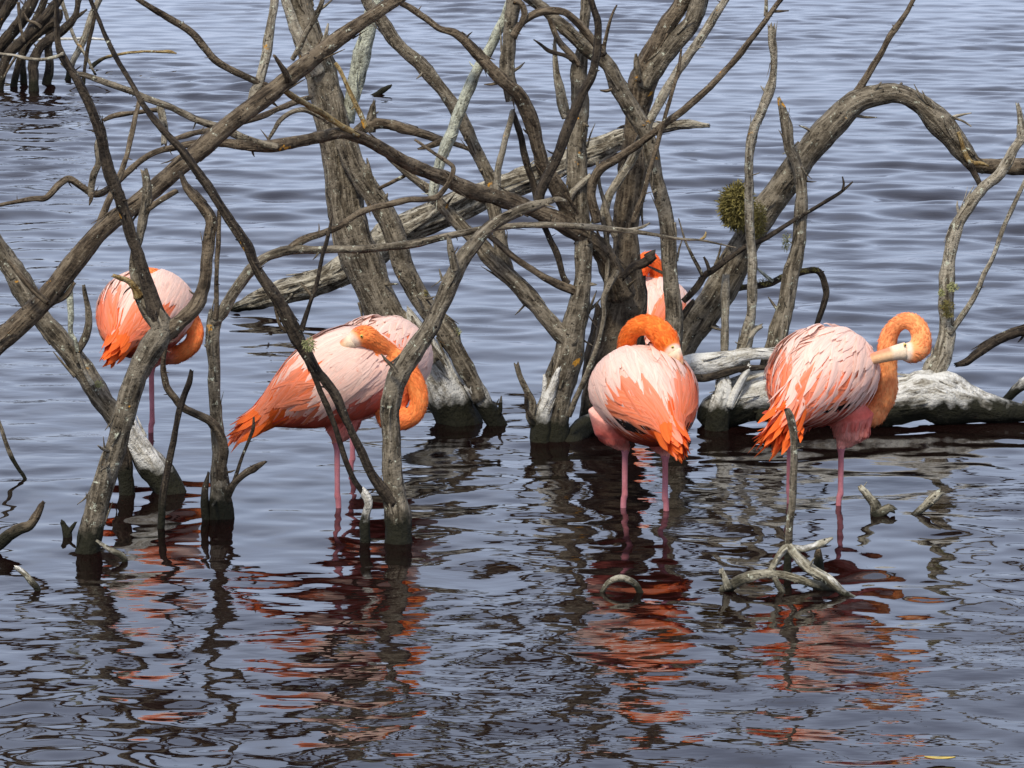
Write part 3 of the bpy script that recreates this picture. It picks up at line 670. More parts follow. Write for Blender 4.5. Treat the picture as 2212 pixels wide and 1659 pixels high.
br(t, 'branch', [(1475, 650, 14), (1490, 635, 15), (1508, 614, 15), (1522, 594, 14), (1541, 580, 14), (1575, 556, 13), (1608, 534, 12), (1651, 516, 12), (1708, 480, 10), (1750, 455, 9), (1791, 430, 8), (1818, 413, 7), (1841, 393, 4)], (YX - .1, YX - .05), 'dark', spurs=0.9)
br(t, 'twig', [(1820, 411, 6), (1823, 397, 5), (1820, 382, 3)], YX - .06, 'dark', spurs=0)
br(t, 'twig', [(1533, 586, 10), (1528, 570, 9), (1521, 556, 5)], YX - .1, 'dark', spurs=0)
br(t, 'twig', [(1516, 595, 9), (1505, 572, 8), (1495, 553, 7), (1480, 520, 5), (1466, 472, 3)], YX - .1, 'grey', spurs=0.8)
br(t, 'twig', [(1470, 690, 16), (1485, 665, 14), (1497, 650, 10)], YX - .1, 'dark', spurs=0.4)
tuft(t, 'moss', 1592, 446, YX - .03, 37, 52, 'moss', 3000)
tuft(t, 'moss', 1638, 476, YX - .05, 18, 50, 'moss', 900)
tuft(t, 'moss', 1596, 400, YX - .03, 10, 16, 'moss', 160)

# ---- bleached log at the right with the stems that stand on it
YB = GY(922)
t = tree('bleached_log', (1800, 915), YB, 'bleached driftwood log with upright dead stems behind the preening flamingo', 'log')
br(t, 'trunk', [(1520, 918, 40), (1545, 895, 78), (1590, 868, 104), (1650, 850, 116), (1730, 850, 110), (1830, 870, 112), (1910, 870, 112), (1960, 864, 114), (2010, 856, 116), (2045, 864, 102), (2085, 874, 84), (2141, 884, 60), (2200, 888, 40), (2250, 892, 22)], (YB, YB + .05, YB + .1), 'white', spurs=0.3, rough=0.2, ridges=0.7, sides=24)
br(t, 'root', [(1545, 960, 54), (1550, 905, 50), (1557, 870, 44), (1562, 835, 38), (1560, 812, 28), (1552, 800, 12)], YB - .06, 'white', spurs=0.3)
br(t, 'root', [(1574, 880, 24), (1590, 848, 20), (1608, 815, 17), (1620, 790, 10)], YB - .08, 'white', spurs=0)
br(t, 'branch', [(1470, 800, 52), (1500, 790, 54), (1541, 787, 58), (1575, 780, 48), (1600, 770, 34), (1640, 765, 24), (1675, 766, 22), (1720, 770, 20), (1760, 800, 18)], (YB - .05, YB - .02), 'white', spurs=0.6, rough=0.22)
br(t, 'branch', [(1485, 812, 18), (1520, 815, 18), (1560, 806, 18), (1600, 797, 16), (1650, 795, 12)], YB - .08, 'dark', spurs=0.6)
br(t, 'stem', [(1600, 800, 36), (1608, 753, 33), (1616, 715, 28), (1625, 653, 22), (1625, 586, 22), (1624, 547, 19), (1621, 483, 19), (1620, 417, 20), (1618, 350, 21), (1625, 293, 21), (1641, 250, 23), (1659, 205, 22), (1669, 160, 16), (1671, 120, 16), (1668, 95, 18), (1667, 68, 17)], (YB, YB - .1), 'pale', spurs=0.8, jag=1.2)
br(t, 'twig', [(1618, 730, 12), (1632, 712, 11), (1645, 705, 8)], YB - .06, 'pale', spurs=0.5)
br(t, 'stem', [(1665, 800, 48), (1675, 740, 44), (1695, 670, 37), (1708, 593, 33), (1721, 547, 32), (1728, 467, 29), (1732, 400, 27), (1720, 350, 24), (1705, 320, 23), (1697, 270, 25), (1690, 240, 18), (1682, 212, 7)], (YB + .02, YB + .22), 'grey', spurs=0.6)
br(t, 'branch', [(1570, 628, 12), (1600, 622, 14), (1658, 614, 15), (1691, 600, 15), (1725, 590, 15), (1752, 583, 15), (1768, 586, 15), (1778, 604, 14), (1785, 632, 13), (1780, 655, 13), (1772, 680, 12), (1758, 715, 10), (1750, 730, 8)], YB + .3, 'dark', spurs=0.8)
br(t, 'twig', [(1670, 608, 8), (1655, 597, 8), (1638, 582, 5)], YB + .28, 'lichen', spurs=0.3)
for (mx, my, rx, ry) in ((1595, 617, 14, 7), (1650, 610, 20, 8), (1740, 584, 16, 6), (1760, 582, 12, 6), (1690, 598, 10, 6)):
    tuft(t, 'moss', mx, my, YB + .29, rx, ry, 'moss', 150)
br(t, 'stem', [(1563, 790, 19), (1564, 720, 18), (1566, 640, 18), (1568, 600, 16)], YB + .12, 'pale', spurs=0.3)
br(t, 'stem', [(2010, 830, 60), (2022, 800, 48), (2037, 770, 38), (2044, 730, 35), (2046, 690, 34), (2045, 636, 34), (2050, 560, 32), (2061, 500, 29), (2075, 470, 27), (2090, 447, 26), (2121, 407, 25), (2150, 385, 24), (2170, 362, 22), (2190, 325, 22), (2206, 295, 22), (2203, 253, 15), (2198, 226, 9)], (YB + .08, YB + .15), 'pale', spurs=0.7, ridges=0.6)
br(t, 'branch', [(2050, 720, 16), (2066, 700, 13), (2098, 653, 13), (2112, 625, 12), (2125, 593, 11), (2145, 553, 10), (2175, 473, 10), (2200, 420, 9), (2225, 360, 8), (2250, 280, 4)], (YB + .08, YB + .05), 'pale', spurs=0.8)
for (mx, my, rx, ry) in ((2058, 620, 13, 11), (2046, 660, 17, 14), (2034, 632, 8, 9), (2048, 680, 14, 8)):
    tuft(t, 'moss', mx, my, YB + .04, rx, ry, 'moss' if my > 640 else 'mosspale', 220)
tuft(t, 'moss', 1698, 522, YB + .15, 11, 26, 'mosspale', 200)

# ---- bough reaching in from the right, with its snag outside the frame
t = tree('snag', (2420, 900), GY(900), 'dead snag whose dark drooping bough hangs over the bleached log', 'dead tree')
br(t, 'trunk', [(2440, 1000, 60), (2430, 900, 54), (2410, 800, 46), (2390, 700, 38), (2400, 560, 24), (2420, 430, 10)], GY(900), 'grey')
br(t, 'bough', [(2400, 760, 34), (2340, 712, 30), (2280, 702, 28), (2212, 714, 26), (2185, 720, 26), (2158, 731, 25), (2135, 745, 24), (2108, 764, 22), (2085, 783, 19), (2066, 789, 12)], (GY(900), GY(905)), 'dark', spurs=1.0, ridges=0.5)
o = br(None, 'driftwood_piece', [(2160, 880, 14), (2178, 862, 22), (2200, 842, 26), (2240, 815, 26), (2290, 790, 10)], GY(880), 'white', spurs=0.3)
tag(o, 'short bleached driftwood piece crossing the thin end of the log', 'driftwood')

# ---- small pieces standing in the foreground water
YF = GY(1236)
o = br(None, 'upright_stick', [(1699, 1290, 19), (1701, 1230, 18), (1706, 1140, 17), (1711, 1080, 17), (1714, 1010, 17), (1715, 960, 17), (1711, 930, 19), (1705, 903, 19), (1701, 894, 16)], YF, 'grey', spurs=1.6)
tag(o, 'bare upright stick in front of the preening flamingo\'s leg', 'stick')
YR = GY(1275)
t = tree('root_snag', (1690, 1275), YR, 'pale forked driftwood root lying at the foot of the upright stick', 'driftwood')
br(t, 'root', [(1560, 1300, 40), (1570, 1274, 32), (1585, 1262, 27), (1610, 1250, 24), (1648, 1241, 21), (1688, 1244, 20), (1735, 1256, 19), (1775, 1266, 20), (1801, 1274, 13), (1812, 1282, 8)], YR, 'drift', spurs=1.6, rough=0.3, ridges=0.6)
br(t, 'root', [(1572, 1272, 22), (1566, 1254, 14), (1558, 1234, 11)], YR - .02, 'drift', spurs=0)
br(t, 'branch', [(1655, 1244, 20), (1668, 1225, 17), (1681, 1203, 17), (1698, 1184, 20), (1720, 1184, 17), (1741, 1186, 17), (1775, 1175, 16), (1798, 1163, 6)], (YR, YR + .05), 'drift', spurs=1.8, rough=0.3, ridges=0.5)
br(t, 'branch', [(1705, 1178, 18), (1718, 1196, 24), (1748, 1228, 27), (1791, 1256, 24), (1825, 1283, 17), (1845, 1295, 14), (1862, 1307, 10), (1879, 1325, 4)], (YR + .02, YR - .1), 'drift', spurs=2.0, rough=0.3, ridges=0.9)
br(t, 'twig', [(1830, 1287, 9), (1842, 1303, 8), (1856, 1320, 3)], YR - .06, 'drift', spurs=0)
br(t, 'root', [(1672, 1248, 16), (1680, 1264, 15), (1689, 1282, 14), (1698, 1304, 15), (1702, 1330, 14)], YR - .04, 'drift', spurs=0.8, rough=0.3)
br(t, 'root', [(1768, 1186, 12), (1768, 1205, 20), (1768, 1235, 22), (1768, 1275, 24)], YR + .1, 'brown', spurs=0.4)
YL = GY(1277)
o = br(None, 'looped_root', [(1296, 1292, 12), (1304, 1273, 12), (1317, 1257, 14), (1341, 1249, 15), (1364, 1256, 14), (1376, 1267, 14), (1386, 1290, 16)], YL, 'drift', spurs=0.2)
tag(o, 'small pale looped root poking from the water below the looping necked flamingo', 'driftwood')
Ys = GY(1110)
t = tree('stump', (1890, 1108), Ys, 'short ochre forked stump in the water under the preening flamingo\'s breast', 'stump')
br(t, 'trunk', [(1893, 1150, 40), (1893, 1115, 34), (1888, 1090, 24), (1876, 1075, 18), (1866, 1062, 16), (1860, 1056, 14)], Ys, 'drift', spurs=0.6)
br(t, 'branch', [(1890, 1120, 30), (1904, 1108, 22), (1920, 1098, 20), (1930, 1102, 14)], Ys - .03, 'drift', spurs=0.3)
o = br(None, 'stump', [(1960, 1130, 16), (1980, 1107, 15), (1996, 1094, 16), (2008, 1082, 20), (2018, 1072, 22), (2030, 1064, 16)], GY(1112), 'drift', spurs=0.4)
tag(o, 'short pale slanting stub in the water beside the ochre forked stump', 'stump')
o = br(None, 'driftwood_piece', [(-70, 1235, 30), (-20, 1188, 28), (0, 1172, 27), (20, 1155, 26), (43, 1142, 24), (64, 1134, 21), (77, 1115, 20), (87, 1095, 15), (93, 1086, 8)], GY(1195), 'brown', spurs=0.5)
tag(o, 'brown curved driftwood arm rising beside the forked snag\'s foot', 'driftwood')
YK = GY(1158)
t = tree('stump', (147, 1155), YK, 'tiny dark two horned stump left of the forked snag\'s foot', 'stump')
br(t, 'trunk', [(146, 1180, 24), (146, 1155, 22), (143, 1145, 18), (138, 1135, 12), (134, 1127, 9)], YK, 'dark', spurs=0)
br(t, 'horn', [(148, 1150, 16), (156, 1140, 10), (164, 1128, 5)], YK, 'dark', spurs=0)
o = br(None, 'broken_stick', [(84, 1300, 16), (80, 1272, 15), (68, 1258, 15), (56, 1243, 13), (40, 1229, 11), (33, 1226, 8)], GY(1274), 'drift', spurs=0.4)
tag(o, 'short bent grey stick poking out below the brown driftwood arm', 'stick')
o = br(None, 'broken_stick', [(262, 1225, 12), (270, 1210, 14), (262, 1200, 14), (240, 1188, 12), (222, 1177, 9), (209, 1168, 6)], GY(1212), 'drift', spurs=0.3)
tag(o, 'thin hooked stick at the forked snag\'s foot', 'stick')
o = br(None, 'upright_stick', [(346, 1170, 16), (348, 1120, 16), (352, 1060, 16), (363, 1003, 15), (377, 936, 14), (388, 880, 15), (400, 848, 14), (409, 825, 13), (413, 803, 9)], GY(1140), 'dark', spurs=1.4)
tag(o, 'thin dark upright stick in front of the bleached white snag foot', 'stick')
o = br(None, 'slanting_stick', [(64, 1060, 10), (52, 1030, 10), (40, 1012, 10), (20, 976, 11), (4, 930, 9), (-8, 890, 7), (-20, 830, 3)], GY(1032), 'grey', spurs=0.8)
tag(o, 'thin slanting stick alone in the water under the leaning bough', 'stick')
o = br(None, 'floating_stick', [(800, 208, 6), (812, 204, 10), (828, 195, 12), (840, 188, 9), (846, 184, 4)], GY(207), 'brown', spurs=0)
tag(o, 'small brown stick floating on open water beyond the pale trunks', 'stick')

# ---- far clump of dead stems (upper left)
YC = GY(186)
t = tree('distant_dead_tree', (75, 186), YC, 'distant dark clump of dead stems out in the lagoon', 'dead tree')
br(t, 'stem', [(80, -40, 18), (72, 0, 24), (43, 50, 27), (12, 87, 27), (-10, 120, 26), (-30, 170, 26), (-36, 210, 28)], YC, 'dark', spurs=0.3)
br(t, 'stem', [(10, -20, 18), (-5, 20, 20), (-25, 60, 22), (-45, 110, 22), (-60, 210, 24)], YC, 'dark', spurs=0.3)
br(t, 'stem', [(168, -20, 10), (167, 10, 12), (160, 40, 15), (133, 70, 18), (100, 90, 21), (80, 113, 22), (72, 140, 22), (73, 167, 22), (74, 200, 24)], YC - .3, 'dark', spurs=0.4)
br(t, 'twig', [(158, 42, 10), (172, 33, 8), (187, 21, 4)], YC - .3, 'dark', spurs=0)
br(t, 'stem', [(128, 20, 14), (123, 43, 20), (87, 68, 22), (63, 90, 23), (47, 123, 16), (33, 167, 15), (28, 200, 16)], YC - .1, 'dark', spurs=0.3)
br(t, 'stem', [(112, 20, 14), (109, 60, 16), (103, 100, 18), (107, 140, 19), (103, 173, 20), (102, 206, 20)], YC, 'dark', spurs=0.3)
br(t, 'stem', [(225, -30, 12), (213, 0, 15), (200, 30, 15), (187, 67, 15), (173, 103, 14), (157, 133, 13), (140, 190, 14)], YC + .6, 'pale', spurs=0.3)
br(t, 'stem', [(206, 20, 6), (203, 43, 8), (190, 100, 9), (182, 153, 8), (180, 180, 8)], YC - .2, 'dark', spurs=0.3)
br(t, 'twig', [(130, -10, 10), (145, 35, 9), (160, 80, 8), (185, 120, 7), (205, 160, 6)], YC + .4, 'pale', spurs=0.3)
br(t, 'stem', [(150, -30, 16), (120, 10, 20), (96, 40, 22), (70, 66, 22), (40, 96, 22), (14, 130, 20), (0, 180, 20), (-4, 220, 20)], YC - .25, 'dark', spurs=0.4)
br(t, 'stem', [(110, -40, 14), (88, 20, 16), (60, 70, 16), (48, 120, 15), (52, 165, 15), (52, 205, 16)], YC + .2, 'dark', spurs=0.4)
br(t, 'stem', [(45, -30, 18), (20, 10, 22), (-8, 55, 24), (-40, 110, 22)], YC - .2, 'dark', spurs=0.3)
br(t, 'twig', [(90, 60, 8), (76, 50, 7), (60, 44, 6), (52, 30, 4)], YC - .3, 'brown', spurs=0)
br(t, 'twig', [(40, 5, 8), (42, 50, 7), (52, 90, 6)], YC - .4, 'brown', spurs=0)
br(t, 'twig', [(5, 175, 5), (20, 145, 6), (35, 120, 6)], YC - .3, 'brown', spurs=0)
br(t, 'stick', [(-20, 90, 5), (20, 87, 6), (80, 86, 6), (133, 84, 6), (190, 83, 6), (238, 86, 5)], YC + 1.5, 'white', spurs=0.2)
br(t, 'log', [(-30, 122, 16), (0, 112, 18), (25, 105, 18), (42, 104, 12)], YC + 1.0, 'drift', spurs=0)
o = br(None, 'drooping_stick', [(190, 160, 5), (200, 142, 10), (214, 132, 9), (233, 123, 7), (260, 117, 6), (300, 112, 6), (340, 112, 6), (365, 112, 8), (380, 115, 4)], GY(146), 'golden', spurs=0.4)
tag(o, 'pale golden stick curving out of the water beside the distant clump', 'stick')

# floating leaves
def leaf(vx, vy, label):
    y = GY(vy); p = P(vx, vy, y); s = 0.036
    v, f = [], []
    for i in range(9):
        tt = i / 8; wd = math.sin(math.pi * tt ** 0.8) * 0.009
        for k, sg in enumerate((-1, 0, 1)):
            v.append(Vector((p.x + (tt - 0.5) * 2 * s, p.y + sg * wd + 0.004 * math.sin(tt * 4), 0.013 + abs(sg) * 0.003 + 0.004 * (tt - .5) ** 2 * 4)))
    for i in range(8):
        for k in range(2):
            a = i * 3 + k; f.append((a, a + 3, a + 4, a + 1))
    o = mesh_obj('floating_leaf', v, f, M['leaf'])
    sol = o.modifiers.new('t', 'SOLIDIFY'); sol.thickness = 0.0012
    tag(o, label, 'leaf', 'fallen leaves floating')
leaf(2030, 1651, 'narrow yellow leaf floating on the open foreground water')

# ------------------------------------------------------------------ flamingos
BS = np.array([0, .03, .08, .16, .28, .42, .56, .70, .82, .92, 1.0])
BR = np.array([.05, .36, .58, .80, .96, 1.0, .94, .78, .56, .34, .12])
PALE = np.array((0.95, 0.69, 0.575)); PEACH = np.array((0.88, 0.40, 0.27)); ORANGE = np.array((0.90, 0.17, 0.028))
SHADED_ROSE = np.array((0.60, 0.11, 0.08)); RED = np.array((0.70, 0.05, 0.03)); BLACK = np.array((0.012, 0.010, 0.010))  # belly rose is deepened to paint in the shade under the body
LEG = np.array((0.42, 0.15, 0.17)); BILL = np.array((0.78, 0.62, 0.45))

def sstep(a, b, x):
    t = np.clip((x - a) / (b - a), 0, 1)
    return t * t * (3 - 2 * t)

class Body:
    L = 0.50; XF = 0.235; RY = 0.150; RZ = 0.150
    def __init__(s, c, psi, pitch, scale):
        s.c = c; s.k = scale
        a, p = math.radians(psi), math.radians(pitch)
        s.X = Vector((math.cos(a) * math.cos(p), math.sin(a) * math.cos(p), math.sin(p)))
        s.Yv = Vector((-math.sin(a), math.cos(a), 0))
        s.Z = s.X.cross(s.Yv)
    def world(s, x, y, z):
        return s.c + (s.X * x + s.Yv * y + s.Z * z) * s.k
    def surf(s, u, th, off=0.0):
        uu = min(u, 1.0)
        r = float(np.interp(uu, BS, BR))
        ath = abs(math.degrees(th))
        wing = math.exp(-((ath - 68) / 34) ** 2) * float(sstep(.12, .34, uu)) * float(1 - sstep(.78, 1.0, uu))
        groove = math.exp(-(ath / 18) ** 2) * float(sstep(.25, .5, uu))
        m_ = 1 + 0.10 * wing - 0.09 * groove
        cz = 0.012 + 0.016 * math.sin(math.pi * uu) - 0.03 * max(0, uu - .6)
        x = s.XF - s.L * u
        y = (s.RY * r * m_ + off) * math.sin(th)
        z = cz + (s.RZ * r * m_ * (1.0 if math.cos(th) > 0 else 0.98) + off) * math.cos(th)
        if u < .1: x += off * (1 - u / .1)
        return (x, y, z)

class Feathers:
    def __init__(s): s.v, s.f, s.c, s.a = [], [], [], []
    def add(s, path, nrm, width, c0, c1, edge=None, point=0.10):
        n = len(path)
        prof = np.interp(np.linspace(0, 1, n), [0, .15, .4, .65, .85, 1], [.45, .8, 1, .93, .62, point])
        b0 = len(s.v); so = random.random() * 20
        u = 0
        for i in range(n):
            if i: u += (path[i] - path[i - 1]).length
            t = (path[min(n - 1, i + 1)] - path[max(0, i - 1)]).normalized()
            sd = t.cross(nrm[i]).normalized()
            w = width * 0.5 * prof[i]
            fr = i / (n - 1)
            col = c0 * (1 - fr) + c1 * fr
            for k in (-1, 0, 1):
                q = path[i] + sd * (w * k * random.uniform(.85, 1.1)) - nrm[i] * (abs(k) * w * 0.14)
                s.v.append(q); s.a.append((u + so, w * k, so))
                cc = col if (edge is None or k == 0) else col * 0.55 + edge * 0.45
                s.c.append((*cc, 1))
        for i in range(n - 1):
            for k in (0, 1):
                a = b0 + i * 3 + k
                s.f.append((a, a + 1, a + 4, a + 3))
    def build(s, name, parent):
        return mesh_obj(name, s.v, s.f, M['feather'], parent, True,
                        {'Col': ('FLOAT_COLOR', s.c), 'fib': ('FLOAT_VECTOR', s.a)})

def feather_path(B, u, th, Lf, drift, off0, off1, jit=0.0, droop=0.0, n=6):
    """a feather laid backwards along the body from (u, th)"""
    pts, nr = [], []
    du = (Lf / (n - 1)) / B.L
    last = None
    t_ = th
    for i in range(n):
        fr = i / (n - 1)
        off = off0 + (off1 - off0) * fr
        if u <= 0.95 or i < 2:
            q = B.surf(u, t_, off)
            c0 = B.surf(u, t_, 0)
            nn = Vector((0.15, math.sin(t_) / B.RY, math.cos(t_) / B.RZ)).normalized()
            qw = B.world(*q)
            nw = (B.X * nn.x + B.Yv * nn.y + B.Z * nn.z).normalized()
        else:
            d = (pts[-1] - pts[-2]).normalized()
            d = (d * 0.8 - B.X * 0.25 - Vector((0, 0, droop))).normalized()
            qw = pts[-1] + d * (Lf / (n - 1) * B.k)
            nw = nr[-1]
        last = 1
        pts.append(qw); nr.append(nw)
        u += du * math.cos(jit) * (0.9)
        r = max(0.35, float(np.interp(min(u, 1), BS, BR)))
        t_ += (Lf / (n - 1)) * (drift * math.sin(th) + math.sin(jit)) / (B.RY * r)
    return pts, nr

def flamingo(label, body, Y, psi, pitch, neck, legs, bill=None, eye=None, scale=1.0, ruffle=0.0,
             neck_col=ORANGE, pale=0.0, thighs=None, seed=1, tail_len=1.0, wing_dark=0.0, black=7):
    random.seed(seed * 101)
    c = P(body[0], body[1], Y)
    B = Body(c, psi, pitch, scale)
    root = empty('flamingo', (c.x, c.y, 0), label, 'flamingo', 'flamingos standing among the dead trees')
    # --- closed shells joined by a voxel remesh into one continuous skin
    tb = Tube()
    nu, nth = 26, 30
    vs = []
    us = np.linspace(0, 1, nu) ** 1.0
    for u in us:
        for k in range(nth):
            th = 2 * math.pi * k / nth
            if th > math.pi: th -= 2 * math.pi
            vs.append(B.world(*B.surf(float(u), th, 0)))
    fs = []
    for i in range(nu - 1):
        for k in range(nth):
            a = i * nth + k; b = i * nth + (k + 1) % nth
            fs.append((a, a + nth, b + nth, b))
    fs.append(tuple(range(nth))); fs.append(tuple(reversed(range((nu - 1) * nth, nu * nth))))
    tb.v, tb.f = vs, fs; tb.a = [(0, 0, 0)] * len(vs)
    npts = [B.world(0.10, 0, 0.0), B.world(0.20, 0, -0.015)]
    nrad = [0.085 * scale, 0.062 * scale]
    for (x, y, dy, r) in neck:
        npts.append(P(x, y, Y + dy)); nrad.append(r)
    cN, rN = catmull(npts, nrad, lambda x: 0.010)
    tb.add(cN, rN, sides=16, rough=0.035, wob=0.0, jag1=0, seed=seed, smooth_in=False)
    # head cap
    legax = []
    for li, (lx, ty, dy) in enumerate(legs):
        ly = Y + dy
        top = P(lx, ty, ly)
        foot = Vector((top.x + random.uniform(-.006, .006), top.y, -0.22))
        th0 = thighs[li] if thighs else None
        s0 = P(th0[0], th0[1], Y + th0[2]) if th0 else Vector((top.x * .6 + c.x * .4, top.y * .5 + c.y * .5, c.z - 0.03))
        ins = s0.lerp(c, 0.45)
        mid = top.lerp(s0, 0.50); m2 = top.lerp(s0, 0.22)
        tb.add([ins, s0, mid, m2, top + Vector((0, 0, 0.008)), top - Vector((0, 0, 0.016))], [0.05 * scale, 0.068 * scale, 0.052 * scale, 0.030 * scale, 0.0155, 0.0105], sides=16, rough=0.08, wob=0, jag1=0, seed=li + seed)
        kz = 0.035 if top.z > 0.12 else -0.05
        tb.add([top + Vector((0, 0, 0.03)), top - Vector((0, 0, 0.01)), Vector((top.x, top.y, kz + .03)), Vector((top.x, top.y, kz)), Vector((foot.x, foot.y, kz - .03)), foot],
               [0.0105, 0.0098, 0.0098, 0.0112, 0.0098, 0.0095], sides=10, rough=0.03, wob=0, jag1=0, seed=li)
        legax.append((top, foot))
    me = bpy.data.meshes.new('tmp')
    me.from_pydata([tuple(v) for v in tb.v], [], tb.f)
    bm = bmesh.new(); bm.from_mesh(me); bmesh.ops.recalc_face_normals(bm, faces=bm.faces); bm.to_mesh(me); bm.free()
    tmp = bpy.data.objects.new('tmp', me); COL.objects.link(tmp)
    md = tmp.modifiers.new('r', 'REMESH'); md.mode = 'VOXEL'; md.voxel_size = 0.0042
    ms = tmp.modifiers.new('s', 'SMOOTH'); ms.iterations = 4; ms.factor = 0.5
    dg = bpy.context.evaluated_depsgraph_get()
    ev = tmp.evaluated_get(dg).to_mesh()
    nv = len(ev.vertices)
    co = np.empty(nv * 3); ev.vertices.foreach_get('co', co); co = co.reshape(-1, 3)
    faces = [tuple(p.vertices) for p in ev.polygons]
    bpy.data.objects.remove(tmp)
    # colouring of the skin plumage, with underside shade painted into the belly rose
    na = np.array([tuple(q) for q in cN]); nr_ = np.array(rN)
    d = np.linalg.norm(co[:, None, :] - na[None, ::2, :], axis=2) - nr_[None, ::2]
    near = d.min(1)
    idx = d.argmin(1) * 2 / len(na)
    isneck = (1 - sstep(.004, .028, near)) * sstep(0.05, 0.20, idx)
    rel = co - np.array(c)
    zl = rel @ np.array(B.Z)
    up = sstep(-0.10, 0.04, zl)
    col = SHADED_ROSE[None] * (1 - up[:, None]) + (PALE * .75 + PEACH * .25)[None] * up[:, None]
    nk = np.array(neck_col)
    col = col * (1 - isneck[:, None]) + nk[None] * isneck[:, None]
    ishind = np.zeros(nv)
    for top, foot in legax:
        dh = np.hypot(co[:, 0] - top.x, co[:, 1] - top.y)
        ishind = np.maximum(ishind, (1 - sstep(.05, .11, dh)) * (1 - sstep(-.13, -.09, zl)))
    col = col * (1 - ishind[:, None] * .8) + np.array((0.80, 0.36, 0.29))[None] * ishind[:, None] * .8
    for top, foot in legax:
        dl = np.hypot(co[:, 0] - top.x, co[:, 1] - top.y)
        on = (dl < 0.022) * (co[:, 2] < top.z + .004)
        col = np.where(on[:, None] > 0, LEG[None], col)
    if bill:   # pale bare face in front of the eye
        fp = P(bill[0][0], bill[0][1], Y + bill[0][2])
        fd = np.linalg.norm(co - np.array(fp), axis=1)
        fm = 1 - sstep(bill[0][3] * 0.95, bill[0][3] * 1.35, fd)
        col = col * (1 - fm[:, None]) + np.array((0.80, 0.62, 0.48))[None] * fm[:, None]
    rg = np.random.default_rng(seed)
    ph = rg.uniform(0, 6, 6)
    mot = np.sin(co[:, 0] * 90 + ph[0]) * np.sin(co[:, 2] * 70 + ph[1]) + np.sin(co[:, 1] * 60 + ph[2] + co[:, 2] * 40)
    col = np.clip(col * (1 + 0.05 * mot[:, None] * np.array((.4, 1.2, 1.4))[None]), 0, 1)
    # lower neck rosier, towards the head more orange
    low = isneck * (1 - sstep(.12, .5, idx))
    col = col * (1 - .35 * low[:, None]) + np.array((0.80, 0.20, 0.13))[None] * (.35 * low[:, None])
    col4 = np.concatenate([col, np.ones((nv, 1))], 1)
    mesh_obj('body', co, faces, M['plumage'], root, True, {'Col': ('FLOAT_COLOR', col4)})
    # short velvety plumes on neck and thighs
    ev_n = np.zeros_like(co)
    fa = np.array(faces); a_, b_, c_ = co[fa[:, 0]], co[fa[:, 1]], co[fa[:, 2]]
    fn = np.cross(b_ - a_, c_ - a_)
    for k in range(4): np.add.at(ev_n, fa[:, k], fn)
    ev_n /= np.linalg.norm(ev_n, axis=1, keepdims=True) + 1e-12
    legm = np.zeros(nv)
    for top, foot in legax:
        legm = np.maximum(legm, (np.hypot(co[:, 0] - top.x, co[:, 1] - top.y) < 0.024) * (co[:, 2] < top.z + .006))
    facem = fm if bill else np.zeros(nv)
    wgt = np.maximum((isneck > .35) * 1.0, (ishind > .15) * 1.6 * (isneck < .3)) * (legm < .5) * (facem < .25)
    pick = rg.choice(nv, 4200, p=wgt / wgt.sum())
    fz = Feathers()
    tang = np.gradient(na, axis=0)
    for i in pick:
        nrm = Vector(ev_n[i]); q = Vector(co[i])
        if isneck[i] > .35:
            j = min(len(na) - 1, int(idx[i] * len(na)))
            d_ = -Vector(tang[j]).normalized()
            L_ = rg.uniform(.010, .020); w_ = .0055
        else:
            d_ = Vector((0, 0, -1)) - B.X * .35
            tz = min(abs(co[i, 2] - t_.z) for t_, _f in legax)
            L_ = min(rg.uniform(.025, .050), .006 + .38 * tz); w_ = .009
        d_ = (d_ + Vector(rg.normal(0, .22, 3))).normalized()
        d_ = (d_ - nrm * d_.dot(nrm)).normalized()
        cc = col[i] * rg.uniform(.88, 1.14)
        lift = L_ * rg.uniform(.05, .17)
        fz.add([q - nrm * .0006, q + d_ * L_ * .5 + nrm * (lift * .75), q + d_ * L_ + nrm * lift], [nrm] * 3, w_, np.clip(cc, 0, 1), np.clip(cc * 1.03, 0, 1), None, point=.1)
    fz.build('down_feathers', root)
    # --- feathers, built tract by tract
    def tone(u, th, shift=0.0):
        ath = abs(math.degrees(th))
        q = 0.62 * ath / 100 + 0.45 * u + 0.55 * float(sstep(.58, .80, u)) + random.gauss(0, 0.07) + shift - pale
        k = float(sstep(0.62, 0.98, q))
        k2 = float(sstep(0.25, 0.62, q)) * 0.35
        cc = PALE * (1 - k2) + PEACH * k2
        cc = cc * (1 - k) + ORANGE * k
        if ath > 108: cc = cc * 0.2 + SHADED_ROSE * 0.8  # belly feathers take the rose darkened with underside shade
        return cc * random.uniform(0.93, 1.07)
    wings = [Feathers(), Feathers()]
    mantle = Feathers(); under = Feathers(); tail = Feathers()
    # small contour feathers over the whole trunk
    u = 0.05
    while u < 0.93:
        r = float(np.interp(u, BS, BR))
        nn = max(6, int(2 * math.pi * 0.155 * r / 0.020))
        for k in range(nn):
            th = -math.pi + 2 * math.pi * (k + random.random()) / nn
            ath = abs(math.degrees(th))
            L_ = 0.055 + 0.06 * u + random.uniform(-.012, .016)
            if ath < 110: L_ *= 1.5
            jit = random.gauss(0, 0.10 + 0.40 * ruffle)
            off1 = random.uniform(0.0015, 0.0040) + ruffle * random.random() ** 3 * 0.030 * (ath < 80)
            pts, nr = feather_path(B, u, th, L_ * (1 + .7 * ruffle), 0.55, 0.0, off1, jit, n=7)
            cc = tone(u, th, -0.03)
            lightf = u < .62 and ath < 88
            tip = cc * .7 + PALE * .3 if lightf else cc
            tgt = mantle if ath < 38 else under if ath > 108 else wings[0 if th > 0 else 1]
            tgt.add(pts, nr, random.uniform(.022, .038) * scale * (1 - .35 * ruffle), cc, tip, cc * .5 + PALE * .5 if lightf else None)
        u += 0.034
